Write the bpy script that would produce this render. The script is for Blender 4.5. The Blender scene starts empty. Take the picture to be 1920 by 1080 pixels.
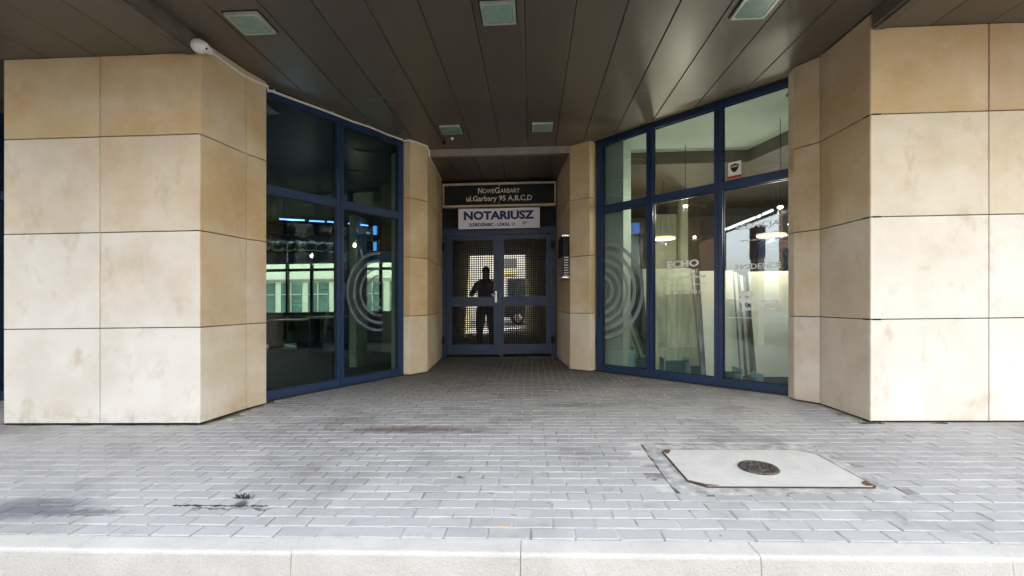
import bpy, math, random
from mathutils import Vector, Matrix, noise
R = math.radians
random.seed(7)
scene = bpy.context.scene
col = scene.collection
# ------------------------------------------------------------------ camera
F, H, S, T = 845.0, 1.076, 0.0135, R(2.5)      # focal in photo px, eye height, slope of the street, heading
cam_d = bpy.data.cameras.new('camera'); cam = bpy.data.objects.new('camera', cam_d); col.objects.link(cam)
cam.location = (0, 0, H); cam.rotation_euler = (R(90), 0, T)
cam_d.sensor_width = 36; cam_d.lens = F/1920*36; cam_d.shift_y = 25/1920
cam_d.clip_start = 0.05; cam_d.clip_end = 500
scene.camera = cam
# ------------------------------------------------------------------ light
SUN_EL, SUN_AZ = 42.0, 22.0        # azimuth from +Y towards +X
w = bpy.data.worlds.new('World'); scene.world = w; w.use_nodes = True
nt = w.node_tree
sky = nt.nodes.new('ShaderNodeTexSky'); sky.sky_type = 'NISHITA'; sky.sun_disc = False
sky.sun_elevation = R(SUN_EL); sky.sun_rotation = R(SUN_AZ); sky.air_density = 1.0; sky.dust_density = 3.0; sky.ozone_density = 0.6
bg = nt.nodes['Background']; bg.inputs['Strength'].default_value = 0.15
hs = nt.nodes.new('ShaderNodeHueSaturation'); hs.inputs['Saturation'].default_value = .38
nt.links.new(sky.outputs[0], hs.inputs['Color']); nt.links.new(hs.outputs[0], bg.inputs['Color'])   # hazy, milky sky
sd = bpy.data.lights.new('sun', 'SUN'); sd.energy = 2.0; sd.angle = R(0.5); sd.color = (1.0, 0.95, 0.88)
sun = bpy.data.objects.new('sun', sd); col.objects.link(sun); sun.location = (5, 10, 30)
dv = Vector((math.sin(R(SUN_AZ))*math.cos(R(SUN_EL)), math.cos(R(SUN_AZ))*math.cos(R(SUN_EL)), math.sin(R(SUN_EL))))
sun.rotation_euler = dv.to_track_quat('Z', 'Y').to_euler()
scene.view_settings.view_transform = 'Standard'; scene.view_settings.look = 'None'
scene.view_settings.exposure = 3.28; scene.view_settings.gamma = 1.0
scene.cycles.max_bounces = 10; scene.cycles.diffuse_bounces = 6; scene.cycles.glossy_bounces = 5
scene.cycles.transparent_max_bounces = 16; scene.cycles.transmission_bounces = 6
scene.cycles.sample_clamp_indirect = 8; scene.cycles.caustics_reflective = False

# ------------------------------------------------------------------ helpers
def ray(px, py):
    xc, zc = (px-960)/F, -(py-565)/F
    return Vector((xc*math.cos(T)-math.sin(T), xc*math.sin(T)+math.cos(T), zc))
def hitY(px, py, Y):
    d = ray(px, py); k = Y/d.y
    return Vector((d.x*k, Y, H+d.z*k-S*d.x*k))
def hitD(px, py, dep):
    d = ray(px, py)
    return Vector((d.x*dep, d.y*dep, H+d.z*dep-S*d.x*dep))
class Plane:
    """vertical plane through A and B (plan); s runs A to B, o is the offset towards the street"""
    def __init__(s, A, B):
        s.A = Vector(A); s.B = Vector(B); s.u = (s.B-s.A).normalized(); s.L = (s.B-s.A).length
        s.n = Vector((s.u.y, -s.u.x))
        if s.n.dot(-s.A) < 0: s.n = -s.n
    def p(s, a, o, z):
        q = s.A+s.u*a+s.n*o
        return (q.x, q.y, z)
    def px(s, x, y):
        d = ray(x, y); k = s.A.dot(s.n)/(d.x*s.n.x+d.y*s.n.y)
        q = Vector((d.x*k, d.y*k))
        return ((q-s.A).dot(s.u), H+d.z*k-S*q.x)
class MB:
    def __init__(s): s.v = []; s.f = []; s.sm = []; s.mi = []; s.cur = 0; s.cd = []; s.c = None
    def add(s, vs, fs, smooth=False):
        b = len(s.v); s.v += [tuple(q) for q in vs]
        for f in fs: s.f.append([b+i for i in f]); s.sm.append(smooth); s.mi.append(s.cur); s.cd.append(s.c)
        return s
    def hexa(s, p):       # 8 corners, bottom 4 then top 4
        return s.add(p, [(0,3,2,1),(4,5,6,7),(0,1,5,4),(1,2,6,5),(2,3,7,6),(3,0,4,7)])
    def box(s, x0, x1, y0, y1, z0, z1):
        return s.hexa([(x0,y0,z0),(x1,y0,z0),(x1,y1,z0),(x0,y1,z0),(x0,y0,z1),(x1,y0,z1),(x1,y1,z1),(x0,y1,z1)])
    def pbox(s, P, a0, a1, o0, o1, z0, z1):
        return s.hexa([P.p(a0,o1,z0),P.p(a1,o1,z0),P.p(a1,o0,z0),P.p(a0,o0,z0),P.p(a0,o1,z1),P.p(a1,o1,z1),P.p(a1,o0,z1),P.p(a0,o0,z1)])
    def bev(s, P, a0, a1, o0, o1, z0, z1, b=.004):    # slab with a bevelled outer face
        q = [P.p(a0,o0,z0),P.p(a1,o0,z0),P.p(a1,o0,z1),P.p(a0,o0,z1),
             P.p(a0,o1-b,z0),P.p(a1,o1-b,z0),P.p(a1,o1-b,z1),P.p(a0,o1-b,z1),
             P.p(a0+b,o1,z0+b),P.p(a1-b,o1,z0+b),P.p(a1-b,o1,z1-b),P.p(a0+b,o1,z1-b)]
        return s.add(q, [(0,3,2,1),(0,1,5,4),(1,2,6,5),(2,3,7,6),(3,0,4,7),(4,5,9,8),(5,6,10,9),(6,7,11,10),(7,4,8,11),(8,9,10,11)])
    def prism(s, pts, z0, z1):
        n = len(pts)
        return s.add([(x,y,z0) for x,y in pts]+[(x,y,z1) for x,y in pts],
              [tuple(range(n))[::-1], tuple(range(n,2*n))]+[(i,(i+1)%n,n+(i+1)%n,n+i) for i in range(n)])
    def tube(s, path, r, n=8, cap=True):
        path = [Vector(p) for p in path]; vs = []; m = len(path)
        rr = r if isinstance(r, (list, tuple)) else [r]*m
        for i, p in enumerate(path):
            t = (path[min(i+1,m-1)]-path[max(i-1,0)]).normalized()
            a = Vector((0,0,1)) if abs(t.z) < .9 else Vector((1,0,0))
            u = t.cross(a).normalized(); q = t.cross(u)
            vs += [tuple(p+(u*math.cos(2*math.pi*k/n)+q*math.sin(2*math.pi*k/n))*rr[i]) for k in range(n)]
        fs = [(i*n+k, i*n+(k+1)%n, (i+1)*n+(k+1)%n, (i+1)*n+k) for i in range(m-1) for k in range(n)]
        s.add(vs, fs, True)
        if cap: s.add(vs[:n], [tuple(range(n))]); s.add(vs[-n:], [tuple(range(n))])
        return s
    def lathe(s, prof, c, n=24, axis='z', smooth=True):
        vs = []
        for r, z in prof:
            for k in range(n):
                a = 2*math.pi*k/n; x, y = r*math.cos(a), r*math.sin(a)
                vs.append((c[0]+x, c[1]+y, c[2]+z) if axis == 'z' else ((c[0]+x, c[1]+z, c[2]+y) if axis == 'y' else (c[0]+z, c[1]+x, c[2]+y)))
        m = len(prof)
        return s.add(vs, [(i*n+k, i*n+(k+1)%n, (i+1)*n+(k+1)%n, (i+1)*n+k) for i in range(m-1) for k in range(n)], smooth)
    def ell(s, c, r, n=16, m=10):
        return s.lathe2(c, r, n, m)
    def lathe2(s, c, r, n, m):
        vs = []
        for i in range(m+1):
            ph = math.pi*i/m
            for k in range(n):
                a = 2*math.pi*k/n
                vs.append((c[0]+r[0]*math.sin(ph)*math.cos(a), c[1]+r[1]*math.sin(ph)*math.sin(a), c[2]+r[2]*math.cos(ph)))
        return s.add(vs, [(i*n+k, i*n+(k+1)%n, (i+1)*n+(k+1)%n, (i+1)*n+k) for i in range(m) for k in range(n)], True)
    def ring(s, P, a, z, r0, r1, o0, o1, t0=0, t1=360, n=40):
        vs = []; k = n
        for i in range(k+1):
            t = R(t0+(t1-t0)*i/k); c, q = math.cos(t), math.sin(t)
            for rr, o in ((r0,o0),(r1,o0),(r1,o1),(r0,o1)): vs.append(P.p(a+c*rr, o, z+q*rr))
        return s.add(vs, [(i*4+j, i*4+(j+1)%4, (i+1)*4+(j+1)%4, (i+1)*4+j) for i in range(k) for j in range(4)])
    def text(s, txt, P, a0, a1, z0, z1, o0=0., th=.002, bold=0., flip=False):
        cu = bpy.data.curves.new('t', 'FONT'); cu.body = txt; cu.extrude = .5; cu.offset = bold; cu.resolution_u = 3
        ob = bpy.data.objects.new('t', cu); col.objects.link(ob)
        me = bpy.data.meshes.new_from_object(ob.evaluated_get(bpy.context.evaluated_depsgraph_get()))
        xs = [q.co.x for q in me.vertices]; ys = [q.co.y for q in me.vertices]
        x0, x1, y0, y1 = min(xs), max(xs), min(ys), max(ys)
        vs = [P.p(a0+(q.co.x-x0)/(x1-x0)*(a1-a0), o0+(q.co.z+.5)*th, z0+(q.co.y-y0)/(y1-y0)*(z1-z0)) for q in me.vertices]
        s.add(vs, [tuple(p.vertices) for p in me.polygons])
        bpy.data.objects.remove(ob); bpy.data.curves.remove(cu); bpy.data.meshes.remove(me)
        return s
    def build(s, name, mats, parent=None, label=None, cat=None, group=None, kind=None, attr=False):
        me = bpy.data.meshes.new(name)
        o = Vector(parent['_o']) if parent is not None else Vector((0,0,0))
        if parent is None and s.v and kind is None:
            lo = [min(q[i] for q in s.v) for i in range(3)]; hi = [max(q[i] for q in s.v) for i in range(3)]
            o = Vector(((lo[0]+hi[0])/2, (lo[1]+hi[1])/2, lo[2]))
        me.from_pydata([(x-o.x, y-o.y, z-o.z+S*(x-o.x)) for x, y, z in s.v], [], s.f)
        for m in (mats if isinstance(mats, (list, tuple)) else [mats]): me.materials.append(m)
        for p, sm, mi in zip(me.polygons, s.sm, s.mi): p.use_smooth = sm; p.material_index = mi
        if attr:
            a = me.color_attributes.new('tint', 'FLOAT_COLOR', 'CORNER')
            for p, c in zip(me.polygons, s.cd):
                c = c or (.5,.5,.5)
                for li in p.loop_indices: a.data[li].color = (c[0], c[1], c[2], 1)
        me.validate(); me.update()
        ob = bpy.data.objects.new(name, me); col.objects.link(ob)
        if parent is not None: ob.parent = parent
        else: ob.location = (o.x, o.y, o.z+S*o.x)
        ob['_o'] = tuple(o)
        return tag(ob, label, cat, group, kind)
def tag(o, label=None, cat=None, group=None, kind=None):
    if label: o['label'] = label
    if cat: o['category'] = cat
    if group: o['group'] = group
    if kind: o['kind'] = kind
    return o
def thing(name, loc, label, cat, group=None):
    o = bpy.data.objects.new(name, None); col.objects.link(o); o.empty_display_size = .1
    o.location = (loc[0], loc[1], loc[2]+S*loc[0]); o['_o'] = tuple(loc)
    return tag(o, label, cat, group)

# ------------------------------------------------------------------ materials
def nodes(name):
    m = bpy.data.materials.new(name); m.use_nodes = True
    n = m.node_tree; return m, n, n.nodes['Principled BSDF'], n.nodes['Material Output']
def N(n, t, **kw):
    q = n.nodes.new(t)
    for k, v in kw.items(): setattr(q, k, v)
    return q
def pos(n, sc=(1,1,1)):
    g = N(n, 'ShaderNodeNewGeometry'); mp = N(n, 'ShaderNodeMapping'); mp.inputs['Scale'].default_value = sc
    n.links.new(g.outputs['Position'], mp.inputs['Vector']); return mp.outputs[0]
def nz(n, scale, vec=None, detail=4, rough=.55):
    q = N(n, 'ShaderNodeTexNoise'); q.inputs['Scale'].default_value = scale; q.inputs['Detail'].default_value = detail
    q.inputs['Roughness'].default_value = rough
    n.links.new(vec if vec is not None else pos(n), q.inputs['Vector']); return q.outputs['Fac']
def ramp(n, fac, stops):
    r = N(n, 'ShaderNodeValToRGB'); n.links.new(fac, r.inputs['Fac'])
    e = r.color_ramp.elements
    while len(e) < len(stops): e.new(.5)
    for q, (p, c) in zip(e, stops): q.position = p; q.color = (c[0], c[1], c[2], 1) if not isinstance(c, float) else (c, c, c, 1)
    return r.outputs['Color']
def mixc(n, a, b, fac, mode='MIX'):
    m = N(n, 'ShaderNodeMix', data_type='RGBA', blend_type=mode)
    for i, v in ((0, fac), (6, a), (7, b)):
        if isinstance(v, (int, float)): m.inputs[i].default_value = v
        elif isinstance(v, tuple): m.inputs[i].default_value = (v[0], v[1], v[2], 1)
        else: n.links.new(v, m.inputs[i])
    return m.outputs[2]
def bump(n, b, h, st, dist=.01):
    q = N(n, 'ShaderNodeBump'); q.inputs['Strength'].default_value = st; q.inputs['Distance'].default_value = dist
    n.links.new(h, q.inputs['Height']); n.links.new(q.outputs[0], b.inputs['Normal'])
def pm(name, c1, c2=None, scale=6, rough=.6, r2=None, metal=0., bmp=.05, bs=60, spec=.5, vs=(1,1,1)):
    m, n, b, o = nodes(name)
    c2 = c2 or tuple(x*.75 for x in c1)
    f = nz(n, scale, pos(n, vs))
    n.links.new(ramp(n, f, [(.35, c1), (.65, c2)]), b.inputs['Base Color'])
    r2 = rough+.08 if r2 is None else r2
    n.links.new(ramp(n, nz(n, scale*2.3), [(.3, float(rough)), (.7, float(r2))]), b.inputs['Roughness'])
    b.inputs['Metallic'].default_value = metal; b.inputs['Specular IOR Level'].default_value = spec
    if bmp: bump(n, b, nz(n, bs), bmp)
    return m
def emis(name, c, st):
    m, n, b, o = nodes(name)
    b.inputs['Base Color'].default_value = (.8,.8,.8,1)
    b.inputs['Emission Color'].default_value = (*c, 1); b.inputs['Emission Strength'].default_value = st
    return m
def glass(name, tint, ior=1.7, op=0., opc=(.5,.5,.5)):
    m, n, b, o = nodes(name); n.nodes.remove(b)
    tr = N(n, 'ShaderNodeBsdfTransparent'); tr.inputs[0].default_value = (*tint, 1)
    gl = N(n, 'ShaderNodeBsdfGlossy'); gl.inputs['Roughness'].default_value = .012
    gl.inputs['Color'].default_value = (.93,.97,.98,1)
    g = N(n, 'ShaderNodeNewGeometry'); dt = N(n, 'ShaderNodeVectorMath', operation='DOT_PRODUCT')
    n.links.new(g.outputs['True Normal'], dt.inputs[0]); n.links.new(g.outputs['Incoming'], dt.inputs[1])
    def mth(op, a, b_):
        q = N(n, 'ShaderNodeMath', operation=op)
        for i, v in enumerate((a, b_)):
            if v is None: continue
            if isinstance(v, (int, float)): q.inputs[i].default_value = v
            else: n.links.new(v, q.inputs[i])
        return q.outputs[0]
    f0 = ((ior-1)/(ior+1))**2          # the same reflectance on both faces of the thin pane
    fr = mth('MULTIPLY_ADD', mth('POWER', mth('SUBTRACT', 1., mth('ABSOLUTE', dt.outputs['Value'], None)), 5.), 1-f0)
    fr.node.inputs[2].default_value = f0
    bp = N(n, 'ShaderNodeBump'); bp.inputs['Strength'].default_value = .05; bp.inputs['Distance'].default_value = .002
    n.links.new(nz(n, 1.1, detail=1), bp.inputs['Height']); n.links.new(bp.outputs[0], gl.inputs['Normal'])
    mx = N(n, 'ShaderNodeMixShader'); n.links.new(fr, mx.inputs[0]); n.links.new(tr.outputs[0], mx.inputs[1]); n.links.new(gl.outputs[0], mx.inputs[2])
    last = mx
    if op:
        df = N(n, 'ShaderNodeBsdfDiffuse'); df.inputs[0].default_value = (*opc, 1)
        m2 = N(n, 'ShaderNodeMixShader'); m2.inputs[0].default_value = op
        n.links.new(mx.outputs[0], m2.inputs[1]); n.links.new(df.outputs[0], m2.inputs[2]); last = m2
    n.links.new(last.outputs[0], o.inputs['Surface'])
    return m
def stone_mat():
    m, n, b, o = nodes('sandstone')
    at = N(n, 'ShaderNodeAttribute', attribute_name='tint')
    f = nz(n, 1.7, pos(n), 5, .6)
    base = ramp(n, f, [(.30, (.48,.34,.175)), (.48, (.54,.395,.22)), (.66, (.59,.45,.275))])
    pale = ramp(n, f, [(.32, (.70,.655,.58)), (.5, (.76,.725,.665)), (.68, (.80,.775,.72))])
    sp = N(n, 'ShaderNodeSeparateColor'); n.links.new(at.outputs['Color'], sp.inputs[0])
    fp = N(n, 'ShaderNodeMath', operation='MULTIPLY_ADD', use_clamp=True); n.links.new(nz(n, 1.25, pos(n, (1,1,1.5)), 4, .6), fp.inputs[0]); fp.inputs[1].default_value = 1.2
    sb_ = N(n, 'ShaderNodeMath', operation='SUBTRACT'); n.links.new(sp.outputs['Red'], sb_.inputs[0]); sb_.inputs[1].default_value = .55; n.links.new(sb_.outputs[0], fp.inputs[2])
    c = mixc(n, base, pale, fp.outputs[0])  # pale share per slab carries painted light as well as stone tone
    f2 = nz(n, 4.5, pos(n, (1,1,.6)), 6, .65)
    c = mixc(n, c, (.46,.34,.21), ramp(n, f2, [(.56, 0.), (.72, .45)]))
    c = mixc(n, c, (.80,.74,.66), ramp(n, nz(n, 2.6, pos(n, (1,1,1.4)), 6, .7), [(.56, 0.), (.72, .22)]))
    f3 = nz(n, 260, None, 2)
    c = mixc(n, c, (.30,.22,.13), ramp(n, f3, [(.60, 0.), (.78, .25)]))
    c = mixc(n, c, (.34,.27,.18), ramp(n, nz(n, 95, pos(n, (1,1,.8)), 5, .7), [(.60, 0.), (.70, .22)]))
    g = N(n, 'ShaderNodeNewGeometry'); sx = N(n, 'ShaderNodeSeparateXYZ'); n.links.new(g.outputs['Position'], sx.inputs[0])
    mr = N(n, 'ShaderNodeMapRange'); mr.inputs[1].default_value = .14; mr.inputs[2].default_value = .0; n.links.new(sx.outputs['Z'], mr.inputs[0])
    sm = N(n, 'ShaderNodeMath', operation='MULTIPLY'); n.links.new(mr.outputs[0], sm.inputs[0]); n.links.new(ramp(n, nz(n, 9, pos(n, (1,1,1.6)), 5, .7), [(.45, 0.), (.68, .45)]), sm.inputs[1])
    c = mixc(n, c, (.40,.36,.29), sm.outputs[0])
    c = mixc(n, c, mixc(n, (.5,.5,.5), sp.outputs['Green'], 1.), .35, 'OVERLAY')
    n.links.new(c, b.inputs['Base Color'])
    b.inputs['Roughness'].default_value = .72; b.inputs['Specular IOR Level'].default_value = .3
    bump(n, b, nz(n, 45, None, 6), .12, .01)
    return m
def paver_mat():
    m, n, b, o = nodes('concrete_pavers')
    at = N(n, 'ShaderNodeAttribute', attribute_name='tint')
    sp = N(n, 'ShaderNodeSeparateColor'); n.links.new(at.outputs['Color'], sp.inputs[0])
    c = ramp(n, sp.outputs['Red'], [(0, (.435,.43,.43)), (.5, (.485,.478,.474)), (1, (.54,.53,.525))])
    f = nz(n, .9, pos(n), 6, .62)
    c = mixc(n, c, (.17,.16,.155), ramp(n, f, [(.50, 0.), (.66, .55)]))
    f = nz(n, 5.5, pos(n), 5, .7)
    c = mixc(n, c, (.16,.15,.145), ramp(n, f, [(.60, 0.), (.74, .5)]))
    # pavers darken towards the gate: recess shade painted in, over some dirt
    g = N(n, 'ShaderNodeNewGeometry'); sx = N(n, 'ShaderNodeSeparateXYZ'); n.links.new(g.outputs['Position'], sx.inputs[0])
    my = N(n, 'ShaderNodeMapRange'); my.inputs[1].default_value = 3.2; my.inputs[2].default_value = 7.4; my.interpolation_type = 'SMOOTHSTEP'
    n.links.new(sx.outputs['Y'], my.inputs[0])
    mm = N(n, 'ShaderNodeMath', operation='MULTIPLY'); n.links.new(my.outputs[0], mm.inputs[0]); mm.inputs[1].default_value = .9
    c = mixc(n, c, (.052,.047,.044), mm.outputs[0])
    f = nz(n, 330, None, 2)
    c = mixc(n, c, (.08,.08,.085), ramp(n, f, [(.58, 0.), (.8, .5)]))
    c = mixc(n, c, (.7,.7,.7), ramp(n, nz(n, 280, None, 2), [(.62, 0.), (.8, .35)]))
    # chewing gum, oil and rust spots, plus bluish dark patches at the far left
    wob = N(n, 'ShaderNodeTexNoise'); wob.inputs['Scale'].default_value = 14; n.links.new(g.outputs['Position'], wob.inputs['Vector'])
    av = N(n, 'ShaderNodeVectorMath', operation='MULTIPLY_ADD'); av.inputs[1].default_value = (.12,.12,0); av.inputs[2].default_value = (-.06,-.06,0)
    n.links.new(wob.outputs['Color'], av.inputs[0])
    ad = N(n, 'ShaderNodeVectorMath', operation='ADD'); n.links.new(g.outputs['Position'], ad.inputs[0]); n.links.new(av.outputs[0], ad.inputs[1])
    for (px, py, rx, ry, cc, st) in ((863,893,.035,.02,(.05,.05,.05),.8),(922,925,.04,.012,(.06,.06,.06),.75),(950,913,.022,.01,(.08,.07,.07),.7),(1032,944,.035,.012,(.1,.1,.1),.6),
            (907,948,.02,.01,(.1,.1,.1),.5),(967,963,.025,.01,(.1,.1,.1),.5),(1224,903,.018,.012,(.06,.06,.06),.8),(1353,1011,.02,.01,(.08,.08,.08),.8),(770,802,.75,.13,(.15,.10,.085),.75),
            (452,938,.05,.05,(.05,.05,.06),.85),(400,945,.16,.012,(.06,.06,.07),.8),(480,946,.12,.014,(.06,.06,.07),.8),(60,940,.42,.16,(.13,.14,.17),.75),(150,950,.3,.05,(.11,.12,.14),.7),(892,808,.16,.05,(.12,.1,.1),.6),(1080,760,.5,.16,(.14,.12,.115),.5),(620,800,.12,.03,(.1,.1,.1),.5),(948,989,.03,.02,(.55,.42,.25),.7)):
        q = ray(px, py); k = -H/q.z; P0 = (q.x*k, q.y*k)
        sb = N(n, 'ShaderNodeVectorMath', operation='SUBTRACT'); n.links.new(ad.outputs[0], sb.inputs[0]); sb.inputs[1].default_value = (P0[0], P0[1], 0)
        ml = N(n, 'ShaderNodeVectorMath', operation='MULTIPLY'); n.links.new(sb.outputs[0], ml.inputs[0]); ml.inputs[1].default_value = (1/rx, 1/ry, 0)
        ln = N(n, 'ShaderNodeVectorMath', operation='LENGTH'); n.links.new(ml.outputs[0], ln.inputs[0])
        c = mixc(n, c, cc, ramp(n, ln.outputs['Value'], [(.45, float(st)), (1., 0.)]))
    n.links.new(c, b.inputs['Base Color'])
    n.links.new(ramp(n, nz(n, 7), [(.3, .55), (.7, .8)]), b.inputs['Roughness']); b.inputs['Specular IOR Level'].default_value = .4
    bump(n, b, nz(n, 140, None, 5), .25, .006)
    return m
def ceil_mat():
    m, n, b, o = nodes('bronze_metal_panel')
    at = N(n, 'ShaderNodeAttribute', attribute_name='tint')
    c = mixc(n, (.115,.092,.067), (.145,.118,.088), at.outputs['Fac'])
    n.links.new(c, b.inputs['Base Color'])
    n.links.new(ramp(n, nz(n, 2.2, pos(n, (1,.4,1))), [(.3, .36), (.7, .44)]), b.inputs['Roughness'])
    b.inputs['Specular IOR Level'].default_value = .6
    bump(n, b, nz(n, 1.3, pos(n, (1.6,.7,1)), 2), .12, .02)
    return m
def concrete(name, c1, c2, spots=(.12,.1,.08), st=.35, sc=3.):
    m, n, b, o = nodes(name)
    c = ramp(n, nz(n, sc, None, 6, .65), [(.3, c1), (.7, c2)])
    c = mixc(n, c, spots, ramp(n, nz(n, sc*4, None, 6, .7), [(.6, 0.), (.75, st)]))
    c = mixc(n, c, (.8,.8,.78), ramp(n, nz(n, 90, None, 3), [(.64, 0.), (.75, .5)]))
    c = mixc(n, c, (.1,.1,.1), ramp(n, nz(n, 300, None, 2), [(.60, 0.), (.74, .65)]))
    c = mixc(n, c, (.25,.23,.2), ramp(n, nz(n, 38, None, 5, .75), [(.60, 0.), (.72, .35)]))
    n.links.new(c, b.inputs['Base Color']); b.inputs['Roughness'].default_value = .85
    bump(n, b, nz(n, 90, None, 8, .7), .6, .008)
    return m
M = {}
M['stone'] = stone_mat(); M['paver'] = paver_mat(); M['ceil'] = ceil_mat()
M['gap'] = pm('dark_joint', (.02,.017,.014), rough=.9)
M['sand'] = pm('joint_sand', (.68,.66,.62), (.24,.22,.20), 4.5, .9, bmp=.3, bs=200)
M['kerb'] = concrete('kerb_concrete', (.54,.52,.48), (.68,.66,.62), (.3,.28,.25), st=.35)
M['cover'] = concrete('cover_concrete', (.62,.60,.56), (.74,.72,.68), (.28,.25,.22), .5, 7)
M['surround'] = concrete('surround_mortar', (.24,.235,.225), (.70,.69,.66), (.14,.13,.12), .7, 13)
M['rust'] = pm('rusty_steel', (.09,.05,.035), (.18,.08,.04), 14, .75, bmp=.4)
M['darkrust'] = pm('dark_rusty_steel', (.045,.033,.027), (.09,.05,.032), 14, .8, bmp=.4)
M['iron'] = pm('cast_iron', (.05,.042,.04), (.14,.11,.10), 30, .6, metal=.3, bmp=.4)
M['blue'] = pm('blue_powder_coat', (.014,.038,.105), (.011,.030,.085), 3, .33, .45, bmp=.03)
M['bluegate'] = pm('blue_gate_paint', (.014,.034,.095), (.011,.027,.075), 4, .4, .55, bmp=.05)
M['gasket'] = pm('black_gasket', (.012,.013,.016), rough=.5)
M['glass'] = glass('window_glass', (.89,.93,.91))
M['glassdark'] = glass('tinted_window_glass', (.72,.81,.79), 1.58)
M['vinyl'] = glass('frosted_vinyl', (.7,.7,.7), 1.3, .42, (.50,.55,.58))
M['vinyldim'] = glass('worn_frosted_vinyl', (.7,.72,.75), 1.3, .2, (.40,.50,.62))
M['vinylw'] = glass('white_vinyl', (.8,.8,.8), 1.3, .9, (.88,.88,.86))
M['mint'] = pm('mint_interior_paint', (.40,.49,.43), (.35,.44,.385), 2, .7)
M['cream'] = pm('cream_render', (.60,.56,.47), (.53,.49,.40), 1.4, .85, bmp=.2)
M['plate'] = pm('dull_name_plate', (.42,.42,.40), (.34,.34,.33), 30, .35)
M['white'] = pm('white_plastic', (.80,.78,.74), (.70,.67,.62), 30, .35)
M['brick'] = pm('dark_brick', (.15,.085,.06), (.10,.06,.045), 9, .85, bmp=.3)
M['tealglass'] = pm('teal_courtyard_glass', (.10,.20,.18), (.06,.13,.12), 1.2, .1, spec=.7)
M['cable'] = pm('white_cable_sheath', (.86,.84,.80), (.80,.78,.73), 30, .4)
M['beam'] = pm('grey_beige_steel', (.30,.255,.21), (.24,.205,.17), 5, .45)
M['signframe'] = pm('cream_sign_frame', (.62,.52,.34), (.50,.41,.26), 5, .5)
M['signblack'] = pm('black_sign_board', (.012,.013,.015), (.014,.015,.018), 3, .5, spec=.2)
M['signtext'] = pm('cream_lettering', (.80,.76,.62), (.74,.70,.56), 8, .5)
M['banner'] = pm('pale_grey_banner', (.84,.81,.90), (.79,.76,.86), 3, .45, bmp=.1, bs=8)
M['navy'] = pm('navy_print', (.012,.020,.11), (.010,.016,.09), 8, .5)
M['darkin'] = pm('dark_interior', (.035,.040,.038), (.02,.024,.022), 1, .7)
M['olive'] = pm('olive_interior_ceiling', (.085,.072,.045), (.06,.05,.035), 1.5, .6)
M['brown'] = pm('brown_interior_wall', (.11,.075,.04), (.075,.052,.03), 1.5, .6)
M['carpet'] = pm('dark_carpet', (.045,.05,.05), (.03,.034,.034), 8, .9)
M['floorin'] = pm('showroom_floor', (.10,.11,.105), (.07,.08,.078), 3, .3)
M['slab'] = pm('pale_stone_slab', (.66,.69,.52), (.42,.46,.33), 14, .45, vs=(1.6,1.6,.12))
M['slab2'] = pm('ivory_stone_slab', (.84,.85,.73), (.78,.80,.68), 3, .4)
M['slabedge'] = pm('grey_slab_edge', (.10,.12,.12), (.30,.33,.33), 30, .5, vs=(1,1,.1))
M['teal'] = pm('teal_painted_steel', (.035,.115,.125), (.025,.085,.095), 4, .4)
M['tealpale'] = pm('pale_teal_board', (.25,.42,.41), (.20,.35,.35), 4, .5)
M['partition'] = pm('grey_green_partition', (.22,.24,.18), (.17,.19,.14), 2, .6)
M['duct'] = pm('foil_duct', (.55,.57,.55), (.35,.37,.36), 12, .25, metal=.9, bmp=.8, bs=14)
M['tubeblue'] = emis('cool_led_tube', (.16,.42,1.0), .32)
M['warm'] = emis('warm_ring_glow', (1.0,.55,.18), .22)
M['spot'] = emis('warm_spot_glow', (1.0,.72,.40), .6)
M['led'] = emis('white_led_profile', (.95,.97,1.0), .22)
M['lens'] = pm('green_tinted_lamp_glass', (.30,.44,.35), (.24,.37,.30), 9, .15, .25, bmp=.1, bs=90)
M['lamprim'] = pm('pale_lamp_rim', (.55,.60,.50), (.45,.50,.41), 9, .35, metal=.3)
M['steel'] = pm('brushed_steel', (.55,.55,.55), (.4,.4,.4), 20, .25, metal=1.)
M['black'] = pm('black_metal', (.008,.008,.009), rough=.5, spec=.2)
M['asphalt'] = pm('asphalt', (.06,.06,.062), (.045,.045,.047), 5, .85, bmp=.5, bs=120)
M['yellow'] = pm('ochre_passage_paint', (.20,.155,.04), (.15,.12,.035), 2, .7)
M['passdark'] = pm('dark_passage_ceiling', (.05,.045,.035), rough=.7)
M['courtwall'] = pm('white_courtyard_render', (.50,.50,.47), (.44,.44,.41), 1, .85)
M['winblack'] = pm('dark_window_pane', (.02,.03,.035), (.03,.05,.055), 1, .08, spec=.8)
M['moss'] = pm('moss_green', (.10,.14,.02), (.06,.09,.02), 30, .9)
M['weed'] = pm('dry_dark_weed', (.03,.032,.03), (.05,.05,.045), 30, .9)
M['cloth'] = pm('dark_clothing', (.09,.10,.13), (.05,.055,.07), rough=.85)
M['skin'] = pm('skin', (.42,.25,.18), (.38,.22,.16), 20, .5)
M['hair'] = pm('dark_hair', (.02,.015,.012), rough=.6)
M['bluesign'] = pm('blue_sign_face', (.02,.10,.50), (.02,.09,.45), 3, .35)
M['bark'] = pm('bark', (.10,.08,.06), (.06,.05,.04), 20, .9, bmp=.6)
M['leaf'] = pm('leaf', (.07,.10,.03), (.05,.08,.025), 4, .7)
M['carpaint'] = pm('pale_blue_car_paint', (.30,.42,.52), (.28,.40,.50), 2, .2, spec=.8, bmp=0)
M['vanpaint'] = pm('dark_van_paint', (.03,.035,.045), rough=.25, bmp=0)
M['rubber'] = pm('tyre_rubber', (.02,.02,.02), rough=.85)
M['yellowpaint'] = pm('yellow_stripe_paint', (.65,.50,.05), rough=.5)

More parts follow.
